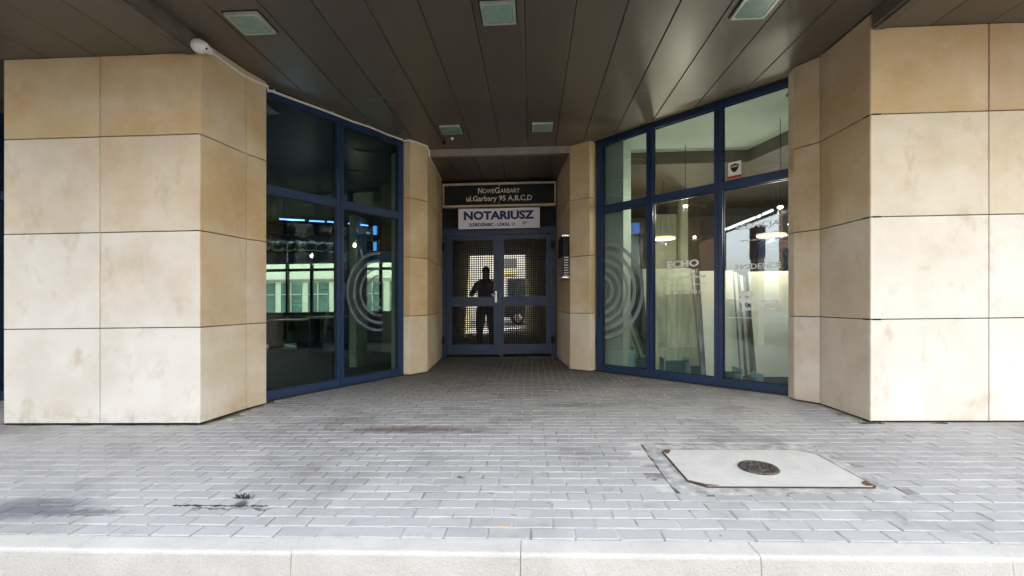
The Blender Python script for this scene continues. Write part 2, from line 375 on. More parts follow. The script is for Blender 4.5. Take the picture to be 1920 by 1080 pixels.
# ------------------------------------------------------------------ plan
ZC, ZO, ZR = 3.49, 3.37, 3.385        # inner ceiling, outer soffit, ceiling of the gate recess
JT = [0.012, .882, 1.757, 2.632]
EDGE = 1.7                            # outer edge of the overhang
YG = 8.66                             # gate
LW = Plane((-2.965, 4.875), (-1.933, 6.598))
RW = Plane((.985, 6.931), (2.93, 4.986))

# ------------------------------------------------------------------ ground
def in_pier(x, y):
    if x < -2.9 and x > -4.9 and y > 3.99: return True
    if x > 2.9 and y > 4.02: return True
    if y > 5 and x < -2.95: return x > -9 and False
    return False
mb = MB(); rnd = random.Random(3)
y0 = 2.043
for r in range(0, 66):
    y = y0+r*.1
    if y < 4.3: xa, xb = -7.2, 6.4
    elif y < 6.7: xa, xb = max(-7.2 if y < 5 else -3.2, -7.2), 3.3
    else: xa, xb = -2.2, 1.4
    off = (.1 if r % 2 else 0)+rnd.uniform(-.006, .006)
    x = xa-(xa % .2)+off
    while x < xb:
        cx, cy = x+.1, y+.05
        if not (.79 < cx < 2.06 and 2.50 < cy < 3.40) and not in_pier(cx-.05, cy-.05) and not in_pier(cx+.05, cy):
            g = .0035; b = .005; h = rnd.uniform(-.0022, .0018); a = rnd.uniform(-.018, .018); tx, ty = rnd.uniform(-.012,.012), rnd.uniform(-.014,.014)
            mb.c = (min(1, max(0, rnd.gauss(.5, .2))), .5, .5)
            def q(dx, dy, z): return (cx+dx-a*dy, cy+dy+a*dx, z+tx*dx+ty*dy+h)
            hx, hy = .1-g, .05-g
            vs = [q(-hx,-hy,-.03),q(hx,-hy,-.03),q(hx,hy,-.03),q(-hx,hy,-.03),q(-hx,-hy,-.004),q(hx,-hy,-.004),q(hx,hy,-.004),q(-hx,hy,-.004),
                  q(-hx+b,-hy+b,0),q(hx-b,-hy+b,0),q(hx-b,hy-b,0),q(-hx+b,hy-b,0)]
            mb.add(vs, [(0,1,5,4),(1,2,6,5),(2,3,7,6),(3,0,4,7),(4,5,9,8),(5,6,10,9),(6,7,11,10),(7,4,8,11),(8,9,10,11)])
        x += .2
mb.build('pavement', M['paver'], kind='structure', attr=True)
mb = MB(); gx = [-7.5+.25*i for i in range(57)]; gy = [2.05+.25*i for i in range(29)]
def gzz(x, y):
    k = min(1, max(0, (-x-.6-.5*noise.noise(Vector((x*.8, y*.8, 0))))/1.2)); return -.0035-.012*k
mb.add([(x, y, gzz(x, y)) for y in gy for x in gx], [(j*57+i, j*57+i+1, (j+1)*57+i+1, (j+1)*57+i) for j in range(28) for i in range(56)])
mb.build('joint_bed', M['sand'], kind='structure')
mb = MB(); mb.box(-40, 40, 2.05, 12.6, -.2, -.02); mb.box(-40, 40, 12.6, 60, -.2, -.0055)
mb.build('ground', M['sand'], kind='structure')
mb = MB(); mb.add([(-2.9,YG+.05,.004),(1.1,YG+.05,.004),(1.3,30,.004),(-4,30,.004)], [(0,1,2,3)])
mb.build('passage_floor', concrete('passage_concrete', (.07,.066,.06), (.10,.095,.085)), kind='structure')
mb = MB(); mb.add([(-30,12.9,.0),(-2.7,12.9,.0),(-4.2,30,.0),(-30,30,0)], [(0,1,2,3)]); mb.add([(1.6,13.5,0),(20,13.5,0),(20,30,0),(1.6,30,0)], [(0,1,2,3)])
mb.build('courtyard_ground', concrete('courtyard_paving', (.30,.30,.28), (.36,.36,.34)), kind='structure')
# kerb stones, one metre each, with a rounded front arris
mb = MB()
xs = [-2.06+1.0*k-.0 for k in range(-9, 11)]
xs = [-.047+(k)*1.0 for k in range(-9, 10)]
for x in xs:
    a, b2 = x+.0012, x+.9988; dz = random.uniform(-.002, .002); dy = random.uniform(-.002,.002)
    pr = [(2.040,-.14),(2.040,dz-.004),(2.035,dz),(1.936,dz),(1.928,dz-.002),(1.922,dz-.007),(1.919,dz-.015),(1.909,-.14)]
    vs = [(a, p+dy, z) for p, z in pr]+[(b2, p+dy, z) for p, z in pr]; n = len(pr)
    mb.add(vs, [(i, n+i, n+(i+1)%n, (i+1)%n) for i in range(n)]+[tuple(range(n)), tuple(range(n, 2*n))[::-1]])
mb.build('kerb', M['kerb'], kind='structure')
mb = MB(); mb.add([(-60,1.99,-.13),(60,1.99,-.13),(60,-7.5,-.13),(-60,-7.5,-.13)], [(3,2,1,0)])
mb.build('road', M['asphalt'], kind='structure')
mb = MB(); mb.box(-60, 60, -11, -7.5, -.2, .0); mb.build('far_pavement', concrete('far_paving', (.36,.36,.35), (.42,.42,.41)), kind='structure')
mb = MB(); mb.add([(-300,-300,-.25),(300,-300,-.25),(300,300,-.25),(-300,300,-.25)], [(0,1,2,3)])
mb.build('terrain', M['asphalt'], kind='structure')

# ------------------------------------------------------------------ inspection cover
cv = thing('inspection_cover', (1.43, 2.93, 0), 'pale concrete inspection cover with rusty steel edge and round iron cap set in paving', 'manhole cover')
mb = MB(); n1 = random.Random(2)
def rough_rect(x0, x1, y0, y1, k=10, j=.008):
    pts = []
    for (ax, ay), (bx, by) in (((x0,y0),(x1,y0)),((x1,y0),(x1,y1)),((x1,y1),(x0,y1)),((x0,y1),(x0,y0))):
        for i in range(k): pts.append((ax+(bx-ax)*i/k+n1.uniform(-j,j), ay+(by-ay)*i/k+n1.uniform(-j,j)))
    return pts
mb.prism(rough_rect(.818, 2.040, 2.522, 3.388, 14, .012), -.02, -.0005)
mb.build('surround', M['surround'], cv)
mb = MB(); mb.prism(rough_rect(.806, 2.052, 2.508, 3.400, 14, .006), -.02, -.0022); mb.build('dirt_joint', pm('dirty_joint', (.10,.095,.085), (.22,.21,.19), 12, .9), cv)
def octo(g, c=.085): 
    x0, x1, y0_, y1 = .925-g, 1.935+g, 2.622-g, 3.252+g
    return [(x0+c,y0_),(x1-.02,y0_),(x1,y0_+.02),(x1,y1-c),(x1-c,y1),(x0+c*.4,y1),(x0,y1-c*.5),(x0,y0_+c)]
mb = MB(); mb.prism(octo(.009), -.01, .0060); mb.build('steel_edge', M['darkrust'], cv)
mb = MB(); mb.prism(octo(.0), -.01, .0075); mb.build('slab', M['cover'], cv)
for (x, y, a) in ((.955,2.675,.06),(1.905,2.65,.05),(.95,3.225,.05)):
    pass
for pts in ([(.928,2.70),(.928,2.685),(1.0,2.626),(1.07,2.626),(1.0,2.645)], [(1.89,2.632),(1.93,2.632),(1.93,2.70),(1.905,2.69),(1.885,2.66)], [(.93,3.17),(.955,3.18),(.985,3.246),(.95,3.246),(.93,3.21)]):
    mb = MB(); mb.prism(pts, .0075, .0105); mb.build('rusty_corner', M['rust'], cv)
mb = MB(); mb.lathe([(.0,.013),(.046,.013),(.049,.017),(.057,.017),(.060,.010),(.090,.010),(.093,.018),(.112,.018),(.116,.012),(.119,.008)], (1.425,2.90,0), 40, smooth=False)
for k in range(14):
    a = k*2*math.pi/14; P0 = Plane((1.425,2.90), (1.426,2.90))
    mb.tube([(1.425+.070*math.cos(a), 2.90+.070*math.sin(a), .014), (1.425+.088*math.cos(a), 2.90+.088*math.sin(a), .014)], .005, 6)
for k in range(3): mb.tube([(1.425-.03+.03*k, 2.88, .013), (1.425-.03+.03*k, 2.92, .013)], .006, 6)
mb.build('iron_cap', M['iron'], cv)
for a in (.4, 2.7, 3.6, 5.2):
    mb = MB(); mb.lathe([(.0,.0195),(.010,.0195),(.010,.017)], (1.425+.101*math.cos(a), 2.90+.101*math.sin(a), 0), 10); mb.build('key_hole', M['gasket'], cv)

# ------------------------------------------------------------------ stone piers
def pier(pts, splits, label, ztop, rows=None, pales=(1.05,.92,.55,.0), th=.035, side=(.5,.2,.0,.0)):  # pales, side: light and shade put into slab colour by row and face
    """pts: plan polyline of the clad faces; splits[i]: inner joints of segment i as fractions"""
    mb = MB(); rr = random.Random(len(label))
    for i in range(len(pts)-1):
        P = Plane(pts[i], pts[i+1]); cuts = [0]+[f*P.L for f in splits.get(i, [])]+[P.L]
        zt = ztop if not isinstance(ztop, dict) else ztop.get(i, ztop['d'])
        for k in range(4):
            z0 = JT[k]+.004; z1 = (JT[k+1]-.004) if k < 3 else zt
            for j in range(len(cuts)-1):
                a0 = cuts[j]+(.004 if j else .0); a1 = cuts[j+1]-(.004 if j < len(cuts)-2 else .0)
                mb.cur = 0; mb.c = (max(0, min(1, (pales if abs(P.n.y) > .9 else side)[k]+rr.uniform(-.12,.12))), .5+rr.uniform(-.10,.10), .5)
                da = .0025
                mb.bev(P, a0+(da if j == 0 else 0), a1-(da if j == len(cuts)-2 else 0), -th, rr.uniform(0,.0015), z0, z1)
    mb.cur = 1; mb.c = None
    inner = []
    n = len(pts)
    cx = sum(p[0] for p in pts)/n; cy = sum(p[1] for p in pts)/n
    for i in range(n-1):
        P = Plane(pts[i], pts[i+1]); mb.pbox(P, .0, P.L, -.09, -.02, 0, 3.36 if isinstance(ztop, dict) and i not in ztop else ZC-.01)
    mb.build('stone_pier', [M['stone'], M['gap']], label=label, cat='pier', attr=True)
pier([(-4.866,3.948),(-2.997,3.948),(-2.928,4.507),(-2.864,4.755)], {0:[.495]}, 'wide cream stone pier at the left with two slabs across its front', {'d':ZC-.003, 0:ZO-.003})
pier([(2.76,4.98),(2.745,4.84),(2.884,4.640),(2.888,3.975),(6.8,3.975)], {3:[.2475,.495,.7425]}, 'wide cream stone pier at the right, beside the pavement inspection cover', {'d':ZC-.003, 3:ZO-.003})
pier([(-1.945,6.66),(-1.925,6.625),(-1.796,6.593),(-1.609,6.885),(-1.72,8.60)], {3:[.62]}, 'narrow stone pier left of the gate, under the end of the white cable', ZC-.003, pales=(.5,.15,.0,.0), side=(.4,.1,.0,.0))  # lower pale values paint recess shade onto both narrow piers
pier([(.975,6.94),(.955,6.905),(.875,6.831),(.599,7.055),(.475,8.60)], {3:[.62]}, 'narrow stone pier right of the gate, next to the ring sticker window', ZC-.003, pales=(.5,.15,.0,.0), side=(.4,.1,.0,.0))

# ------------------------------------------------------------------ building above and its soffit
bl = thing('office_building', (0, 5, 3.4), 'office building whose dark bronze panelled soffit roofs the entrance', 'building')
def board(mb, x0, x1, y0, y1, z, tilt=0.):
    g = .0028; zl, zr = z+tilt, z-tilt
    n = 10
    for i in range(n):
        ya, yb = y0+(y1-y0)*i/n, y0+(y1-y0)*(i+1)/n
        mb.add([(x0+g,ya,zl+.006),(x0+g+.006,ya,zl),(x1-g-.006,ya,zr),(x1-g,ya,zr+.006),(x0+g,yb,zl+.006),(x0+g+.006,yb,zl),(x1-g-.006,yb,zr),(x1-g,yb,zr+.006)],
           [(0,1,5,4),(1,2,6,5),(2,3,7,6)])
    mb.add([(x0+g,y0,z+.006),(x0+g,y1,z+.006),(x0+g,y1,z+.04),(x0+g,y0,z+.04)], [(0,1,2,3)])
    mb.add([(x1-g,y0,z+.006),(x1-g,y1,z+.006),(x1-g,y1,z+.04),(x1-g,y0,z+.04)], [(3,2,1,0)])
mb = MB(); rr = random.Random(5)
seams = [-3.0]+[-.063+.423*k for k in range(-6, 7)]+[2.88]
for a, b_ in zip(seams, seams[1:]):
    mb.c = (rr.uniform(.2,.8),)*3
    brk = [EDGE, 3.06+rr.choice((0,0,.0)), 7.05] if False else [EDGE, 5.27, 7.05]
    for ya, yb in zip(brk, brk[1:]): board(mb, a, b_, ya+.001, yb-.001, ZC+.0, rr.uniform(-.0012,.0012))
mb.build('soffit', M['ceil'], bl, attr=True)
for i, a in enumerate(seams[1:-1]):
    if i % 2: continue
    mb = MB(); mb.lathe([(.0,-.003),(.009,-.003),(.012,.002)], (a, 5.0+.1*(i % 3), ZC), 10); mb.build('fixing', M['beam'], bl)
for sgn in (-1, 1):
    mb = MB(); x0 = -3.03 if sgn < 0 else 2.91
    xs = [x0+sgn*.47*k for k in range(0, 10)]
    for a, b_ in zip(xs, xs[1:]):
        mb.c = (rr.uniform(.3,.9),)*3
        board(mb, min(a,b_), max(a,b_), EDGE, 5.3, ZO, rr.uniform(-.001,.001))
    mb.build('side_soffit', M['ceil'], bl, attr=True)
    mb = MB(); xa, xb = (-3.03,-3.0) if sgn < 0 else (2.88,2.91)
    mb.box(xa, xb, EDGE, 3.94, ZO-.002, ZC+.05)
    if sgn < 0: mb.box(-3.11, -3.032, EDGE, 3.94, ZO-.022, ZO-.003)
    else: mb.box(2.912, 2.99, EDGE, 3.96, ZO-.022, ZO-.003)
    mb.build('soffit_step', M['gap'] if False else pm('dark_bronze_trim', (.15,.125,.095), rough=.5), bl)
mb = MB(); 
for a in [-1.9+.423*k for k in range(7)]:
    mb.c = (rr.uniform(.2,.6),)*3; board(mb, a+.145, a+.568, 7.14, 12.4, ZR)
mb.build('recess_soffit', M['ceil'], bl, attr=True)
mb = MB(); mb.box(-1.70, .68, 7.05, 7.14, ZR-.005, ZC+.02)
for k in range(5): mb.lathe([(.0,0),(.010,0),(.010,.006)], (-1.35+k*.47, 7.046, 3.435), 10, 'y')
mb.build('beam', M['beam'], bl)
mb = MB(); mb.box(-14, 14, EDGE, 12.7, 3.56, 15); mb.box(-14, 14, EDGE-.03, EDGE, 3.40, 15.2)
mb.build('upper_storeys', M['cream'], bl)
mb = MB(); mb.box(-3.6, 1.6, 12.7, 18.6, 3.2, 9); mb.build('rear_wing', M['cream'], bl)
mb = MB()
mb.box(-14, -7.3, 3.96, 4.3, 0, 3.37); mb.build('side_wall', M['cream'], bl)

# ------------------------------------------------------------------ ceiling lights
def ceiling_light(x, y, label):
    t = thing('ceiling_light', (x, y, ZC), label, 'ceiling light', 'square lights in the soffit')
    w_ = .142
    mb = MB()
    for (a,b_,c,d) in ((-w_,w_,-w_,-w_+.02),(-w_,w_,w_-.02,w_),(-w_,-w_+.02,-w_+.02,w_-.02),(w_-.02,w_,-w_+.02,w_-.02)):
        mb.box(x+a, x+b_, y+c, y+d, ZC-.028, ZC+.002)
    for sx in (-1,1):
        for sy in (-1,1): mb.box(x+sx*.118-.012, x+sx*.118+.012, y+sy*.118-.012, y+sy*.118+.012, ZC-.031, ZC-.0285)
    mb.build('frame', M['lamprim'], t)
    mb = MB(); mb.add([(x-.123,y-.123,ZC-.022),(x+.123,y-.123,ZC-.022),(x+.123,y+.123,ZC-.022),(x-.123,y+.123,ZC-.022),
                       (x-.11,y-.11,ZC-.026),(x+.11,y-.11,ZC-.026),(x+.11,y+.11,ZC-.026),(x-.11,y+.11,ZC-.026)],
                       [(0,1,5,4),(1,2,6,5),(2,3,7,6),(3,0,4,7),(4,5,6,7)]); mb.build('diffuser', M['lens'], t)
    mb = MB(); mb.box(x-.155, x+.155, y-.155, y+.155, ZC-.004, ZC+.003); mb.build('flange', M['gap'], t)
for x, y, l in ((-2.39,3.74,'square greenish ceiling light nearest the left stone pier'),(-.275,3.74,'square greenish ceiling light in the middle of the near row'),
                (1.84,3.80,'square greenish ceiling light nearest the right stone pier'),(-1.12,6.22,'small-looking far ceiling light beside the hanging white sensor'),
                (.148,6.22,'far ceiling light right of centre, close to the beam over the gate recess')):
    ceiling_light(x, y, l)
# hanging sensor
t = thing('motion_sensor', (-1.17, 6.62, ZC), 'tiny white motion sensor hanging under the soffit in front of the beam', 'sensor')
q = hitD(848, 258, 6.62)
mb = MB(); mb.tube([(q.x,q.y,ZC),(q.x,q.y,q.z+.02)], .008, 8); mb.build('stem', M['black'], t)
mb = MB(); mb.ell((q.x,q.y,q.z), (.026,.026,.036)); mb.build('housing', M['white'], t)
mb = MB(); q = hitD(833, 268, 6.6); mb.tube([(q.x,q.y,ZC),(q.x,q.y,q.z-.02)], .007, 8); mb.box(q.x-.03,q.x+.02,q.y-.02,q.y+.02,q.z-.005,q.z+.02)
mb.build('bracket', M['black'], t)
# security camera on the pier corner
t = thing('security_camera', (-2.99, 3.99, 3.42), 'white egg shaped security camera at the top corner of the left pier', 'security camera')
c = hitD(376, 87, 4.0)
prof = []
mb = MB(); n, m_ = 20, 12; vs = []
ax = Vector((.80, .10, -.18)).normalized(); u = ax.cross(Vector((0,0,1))).normalized(); v_ = ax.cross(u)
for i in range(m_+1):
    ph = math.pi*i/m_; L = -math.cos(ph)*.078; rad = math.sin(ph)*(.060-.010*math.cos(ph)*-1)
    for k in range(n):
        a = 2*math.pi*k/n; p = c+ax*L+u*(rad*math.cos(a))+v_*(rad*math.sin(a)); vs.append(tuple(p))
mb.add(vs, [(i*n+k, i*n+(k+1)%n, (i+1)*n+(k+1)%n, (i+1)*n+k) for i in range(m_) for k in range(n)], True)
mb.build('housing', M['white'], t)
mb = MB(); p = c+ax*.063+Vector((.0,-.018,-.014)); mb.ell(p, (.010,.010,.010)); mb.build('lens', M['black'], t)
mb = MB(); mb.tube([c+Vector((.01,.05,.0)), (c.x+.03, c.y+.09, c.z+.0)], .03, 12); mb.build('mount', M['white'], t)
# cable
t = thing('cable_conduit', (-2.9, 4.2, 3.4), 'white cable clipped along the top of the left wall from the camera to the sign', 'cable')
def pp(P, x, y, o=.018): s_, z = P.px(x, y); return Vector(P.p(s_, o, z))
S1 = Plane((-2.997,3.948),(-2.928,4.507)); S2 = Plane((-2.928,4.507),(-2.864,4.755))
C1 = Plane((-1.925,6.625),(-1.796,6.593)); C2 = Plane((-1.796,6.593),(-1.609,6.885)); C3 = Plane((-1.609,6.885),(-1.72,8.60))
path = [c+ax*.07, pp(S1,397,101), pp(S1,425,122), pp(S1,452,141), pp(S2,470,150), pp(S2,499,162)]
path = [Vector((p.x, p.y, min(p.z, ZC-.012))) for p in path]
path2 = [pp(LW,503,172,.045)]+[pp(LW,x,172+(x-503)*(264-172)/(755-503),.045) for x in (560,620,690,750)]+[pp(C1,758,266,.03), pp(C1,768,263,.02), pp(C2,778,264.5), pp(C2,799,273), ]
path2 += [Vector((-1.585,6.91,3.43)), Vector((-1.59,6.95,3.34)), pp(C3,812,310,.015), pp(C3,826,337,.015)]
path2 = [Vector((p.x, p.y, min(p.z, ZC-.012))) for p in path2]
def dens(path, st=.25):
    out = [path[0]]
    for a, b_ in zip(path, path[1:]):
        k = max(1, int((b_-a).length/st))
        for i in range(1, k+1):
            p = a.lerp(b_, i/k); out.append(p+Vector((0,0,-.006 if 0 < i < k and i % 2 else 0)))
    return out
mb = MB(); mb.tube(dens(path), .014, 8); mb.tube([path[-1], path[-1]+Vector((.004,.01,-.05)), path2[0]], .014, 8); mb.tube(dens(path2), .0135, 8)
mb.build('cable', M['cable'], t)
for p in [path[3], path[4], path2[0]+Vector((.02,.03,0)), path2[2], path2[4], path2[7], path2[8], path2[-3], path2[-2]]:
    mb = MB(); mb.box(p.x-.012, p.x+.012, p.y-.012, p.y+.012, p.z-.004, p.z+.022); mb.build('clip', M['white'], t)

# ------------------------------------------------------------------ shopfronts
def shopfront(P, mull, ztr, label, gl, zt=3.46, a_end=None):
    """mull: list of mullion centres along s, first and last are the end posts"""
    t = thing('shopfront_window', P.p(P.L/2, 0, 0), label, 'shop window')
    mb = MB(); w_ = .050
    L0, L1 = mull[0], mull[-1]
    for m in mull:
        mb.pbox(P, m-w_, m-.005, -.055, .018, 0.0, zt); mb.pbox(P, m+.005, m+w_, -.055, .018, 0.0, zt)
        mb.pbox(P, m-.005, m+.005, -.055, .008, 0, zt)
    for a, b_ in zip(mull, mull[1:]):
        for z0, z1 in ((.0,.105),(ztr-.05,ztr+.05),(zt-.06,zt)):
            mb.pbox(P, a+w_, b_-w_, -.053, .012, z0, z1)
    mb.build('frame', M['blue'], t)
    mb = MB(); mb.pbox(P, L0-.06, L1+.06, -.08, .05, zt, ZC); mb.pbox(P, L0-w_, L1+w_,   .019, .03, .0, .022); mb.build('trim', M['gasket'], t)
    k = []
    for a, b_ in zip(mull, mull[1:]):
        for z0, z1 in ((.105,ztr-.05),(ztr+.05,zt-.06)):
            a0, a1 = a+w_, b_-w_
            mb = MB(); mb.pbox(P, a0, a1, -.045, -.037, z0, z1); ob = mb.build('pane', gl, t)
            mb = MB(); g = .012
            for (p,q_,r_,s_) in ((a0,a1,z0,z0+g),(a0,a1,z1-g,z1),(a0,a0+g,z0+g,z1-g),(a1-g,a1,z0+g,z1-g)): mb.pbox(P, p, q_, -.034, -.018, r_, s_)
            mb.build('gasket', M['gasket'], ob); k.append(ob)
    return t, k
sLm, _ = LW.px(637, 724); 
tL, kL = shopfront(LW, [-.22, sLm, LW.L-.012], 2.365, 'tall dark window at the left with two panes by two and a half ring sticker', M['glassdark'])
m1, _ = RW.px(1219, 706); m2, _ = RW.px(1347.5, 723)
tR, kR = shopfront(RW, [.07, m1, m2, RW.L-.0], 2.445, 'tall window at the right with six panes, white lettering and leaning slabs inside', M['glass'], zt=3.475)
FL = Plane((-8.6, 5.02), (-4.9, 5.02))
mm, _ = FL.px(1, 700)
tF, kF = shopfront(FL, [.1, 1.2, mm-.035, FL.L+.0], 2.4, 'sliver of blue framed window at the left edge behind the wide pier', M['glassdark'])
# ring stickers
mb = MB(); a, z = LW.px(716, 547); R0 = .56
for k in range(5): mb.ring(LW, a, z, R0-.036-k*.105, R0-k*.105, -.036, -.0345, 90, 275, 48)
mb.build('ring_sticker', M['vinyldim'], kL[2])
mb = MB(); a, z = RW.px(1131, 545); a1_, _ = RW.px(1205, 545); R0 = (a1_-a)*1.1; a -= R0*.09
for k in range(6): mb.ring(RW, a, z, max(.03, R0-.055-k*.125), R0-k*.125, -.036, -.0345, -90, 90, 48)
aw, _ = RW.px(1131.5, 545)
for k in range(13): mb.pbox(RW, a-.035, a-.004, -.036, -.0345, z-.8+k*.128, z-.8+k*.128+.06)
mb.build('ring_sticker', M['vinyl'], kR[0])
def rtext(pane, txt, x0, x1, ya, yb, bold=0., name='lettering'):
    """ya, yb: top and bottom of the text at its left end"""
    a0, z1 = RW.px(x0, ya); a1, _ = RW.px(x1, ya); _, z0 = RW.px(x0, yb)
    mb = MB(); mb.text(txt, RW, a0, a1, z0, z1, -.0365, .0015, bold); mb.build(name, M['vinylw'], pane)
p3, p2 = kR[4], kR[2]
rtext(p3, 'ESENCJA', 1378, 1461, 421, 434, .005)
rtext(p3, 'APARTAMENTY', 1415, 1460, 437.5, 442.5)
rtext(p3, 'www.echo.com.pl', 1385, 1460, 449, 455)
rtext(p3, 'RESIDENCE', 1376, 1462, 496, 506, .02)
rtext(p3, 'ogrody', 1412, 1460, 561, 569, .02)
rtext(p3, 'jasminowe', 1388, 1462, 574, 585, .025)
rtext(p3, 'www.echo.com.pl', 1362, 1470, 593, 598)
rtext(p2, 'ECHO', 1248, 1308, 490, 503, .04)
rtext(p2, 'INVESTMENT', 1253, 1307, 507, 513)
rtext(p2, 'biuro sprzedaży', 1240, 1321, 518, 526, .015)
rtext(p2, 'www.echo.com.pl', 1240, 1324, 533, 538)
rtext(p2, 'tel. 61 110 00 00', 1244, 1319, 545, 552, .015)
mb = MB()
a, z = RW.px(1397, 557)
for k in range(4):
    t_ = R(45+90*k); mb.ring(RW, a+.055*math.cos(t_), z+.055*math.sin(t_), 0.001, .038, -.0365, -.035, 0, 360, 20)
mb.build('flower_mark', M['vinylw'], p3)
# shield sticker
mb = MB(); a0, z0 = RW.px(1364, 327); a1, z1 = RW.px(1386, 301)
pad = (a1-a0)*.05
mb.pbox(RW, a0-pad, a1+pad, -.0365, -.0355, z0-.02, z1+.01); mb.build('sticker_backing', M['vinylw'], kR[5])
mb = MB(); ca, cz, w_, h_ = (a0+a1)/2, (z0+z1)/2+.005, (a1-a0)*.36, (z1-z0)*.38
def shield(s): return [(-w_*s,h_*s*.7),(0,h_*s),(w_*s,h_*s*.7),(w_*s*.92,-h_*s*.2),(w_*s*.5,-h_*s*.8),(0,-h_*s*1.1),(-w_*s*.5,-h_*s*.8),(-w_*s*.92,-h_*s*.2)]
def flat(mb, P, pts, ca, cz, o0, o1):
    n = len(pts); mb.add([P.p(ca+x, o0, cz+z) for x, z in pts]+[P.p(ca+x, o1, cz+z) for x, z in pts], [tuple(range(n)), tuple(range(n,2*n))[::-1]]+[(i,(i+1)%n,n+(i+1)%n,n+i) for i in range(n)])
flat(mb, RW, shield(1), ca, cz, -.0355, -.0345); mb.build('shield_emblem', M['signblack'], kR[5])
mb = MB(); mb.pbox(RW, ca-w_*.7, ca+w_*.7, -.0344, -.0338, cz+h_*.1, cz+h_*.55); mb.build('shield_band', M['yellowpaint'], kR[5])
mb = MB(); mb.pbox(RW, a0-pad*3, a1+pad*2, -.0355, -.0345, z0-.05, z0-.022); mb.build('red_stripe', pm('red_sticker', (.55,.03,.05)), kR[5])

# ------------------------------------------------------------------ rooms behind the glass
def wallq(mb, A, B, z0, z1, t=.06, side=1):
    P = Plane(A, B); mb.hexa([P.p(0,0,z0),P.p(P.L,0,z0),P.p(P.L,-t,z0),P.p(0,-t,z0),P.p(0,0,z1),P.p(P.L,0,z1),P.p(P.L,-t,z1),P.p(0,-t,z1)])
# left room
mb = MB(); mb.add([(-9,5.1,.006),(-4.9,5.1,.006),(-2.93,4.95,.006),(-1.96,6.62,.006),(-2.05,9,.006),(-2.4,12.6,.006),(-9,12.6,.006)], [tuple(range(7))]); mb.build('room_floor', M['carpet'], kind='structure')
mb = MB(); mb.prism([(-9,5.0),(-4.9,5.0),(-2.98,4.90),(-2.02,6.62),(-2.12,9),(-2.5,12.6),(-9,12.6)], 3.40, 3.47); mb.build('room_ceiling', M['darkin'], kind='structure')
YB = 12.6
def pxX(x, Y): return hitY(x, 560, Y).x
o1a, o1b = -8.6, pxX(636, YB)
o2a, o2b = pxX(683, YB), pxX(742, YB)
ztop = hitY(560, 470, YB).z; zsill = hitY(560, 590, YB).z; zmid = hitY(560, 506, YB).z
mb = MB(); mb.box(-9, o1a, YB, YB+.2, 0, 3.4); mb.box(o1b, o2a, YB, YB+.2, 0, 3.4)
mb.box(o2b, -2.5 if o2b < -2.5 else o2b+.02, YB, YB+.2, 0, 3.4)
for a, b_ in ((o1a,o1b),(o2a,o2b)): mb.box(a, b_, YB, YB+.2, 0, zsill); mb.box(a, b_, YB, YB+.2, ztop, 3.4)
mb.box(-9.1, -9, 5, YB, 0, 3.4)
wallq(mb, (-1.98,6.66), (-2.3,12.6), 0, 3.4, -.05) 
mb.build('room_wall', M['darkin'], kind='structure')
t = thing('rear_window', (-6, YB, zsill), 'bright rear window of the dark left room with black mullions', 'window')
mb = MB()
xm = [o1a]+[pxX(x, YB) for x in (535.5, 582)]+[o1b]+[o2a, pxX(713, YB), o2b]
xm = [pxX(x, YB) for x in (300,350,400,445,490,536,582,636)]
for x in xm+[o2a, pxX(712, YB), o2b]: mb.box(x-.04, x+.04, YB+.05, YB+.12, zsill, ztop)
for a, b_ in ((o1a,o1b),(o2a,o2b)):
    for z in (zsill+.03, zmid, ztop-.03): mb.box(a, b_, YB+.04, YB+.11, z-.04, z+.04)
mb.build('frame', M['black'], t)
mb = MB(); mb.box(o1a, o1b, YB+.07, YB+.078, zsill, ztop); mb.box(o2a, o2b, YB+.07, YB+.078, zsill, ztop); mb.build('pane', glass('rear_glass', (.86,.95,.90)), t)
# furniture silhouettes: low counters in the dark room
for i, (x0, x1, dd, h_, l) in enumerate(((500,560,10.6,.72,'dark low desk under the rear window of the left room'),(575,632,9.8,.80,'second dark desk beside the window mullion in the left room'))):
    a = hitD(x0, 600, dd); b_ = hitD(x1, 600, dd)
    t = thing('desk', ((a.x+b_.x)/2, a.y, 0), l, 'desk')
    mb = MB(); mb.box(a.x, b_.x, a.y, a.y+.7, h_-.04, h_); mb.build('top', M['slabedge'], t)
    for x in (a.x+.02, b_.x-.06): mb = MB(); mb.box(x, x+.04, a.y+.05, a.y+.65, 0, h_-.04); mb.build('side_panel', M['darkin'], t)
    mb = MB(); mb.box(a.x+.06, b_.x-.06, a.y+.5, a.y+.53, .2, h_-.04); mb.build('modesty_panel', M['darkin'], t)
# column and white strip inside
qa, qb = hitD(734, 600, 7.0), hitD(748, 600, 7.0)
mb = MB(); mb.box(qa.x, qb.x, qa.y, qa.y+.08, 0.006, 3.40); mb.build('interior_column', M['mint'], label='pale mint column edge just inside the left window beside the narrow pier', cat='column')
q = hitD(655, 600, 7.6); q2 = hitD(668, 600, 7.6)
mb = MB(); mb.box(q.x, q2.x, q.y, q.y+.5, .006, hitD(655,404,7.6).z); mb.build('interior_column', M['darkin'] if False else pm('grey_green_column', (.40,.46,.41)), label='grey green column standing in the left room right of the mullion', cat='column')
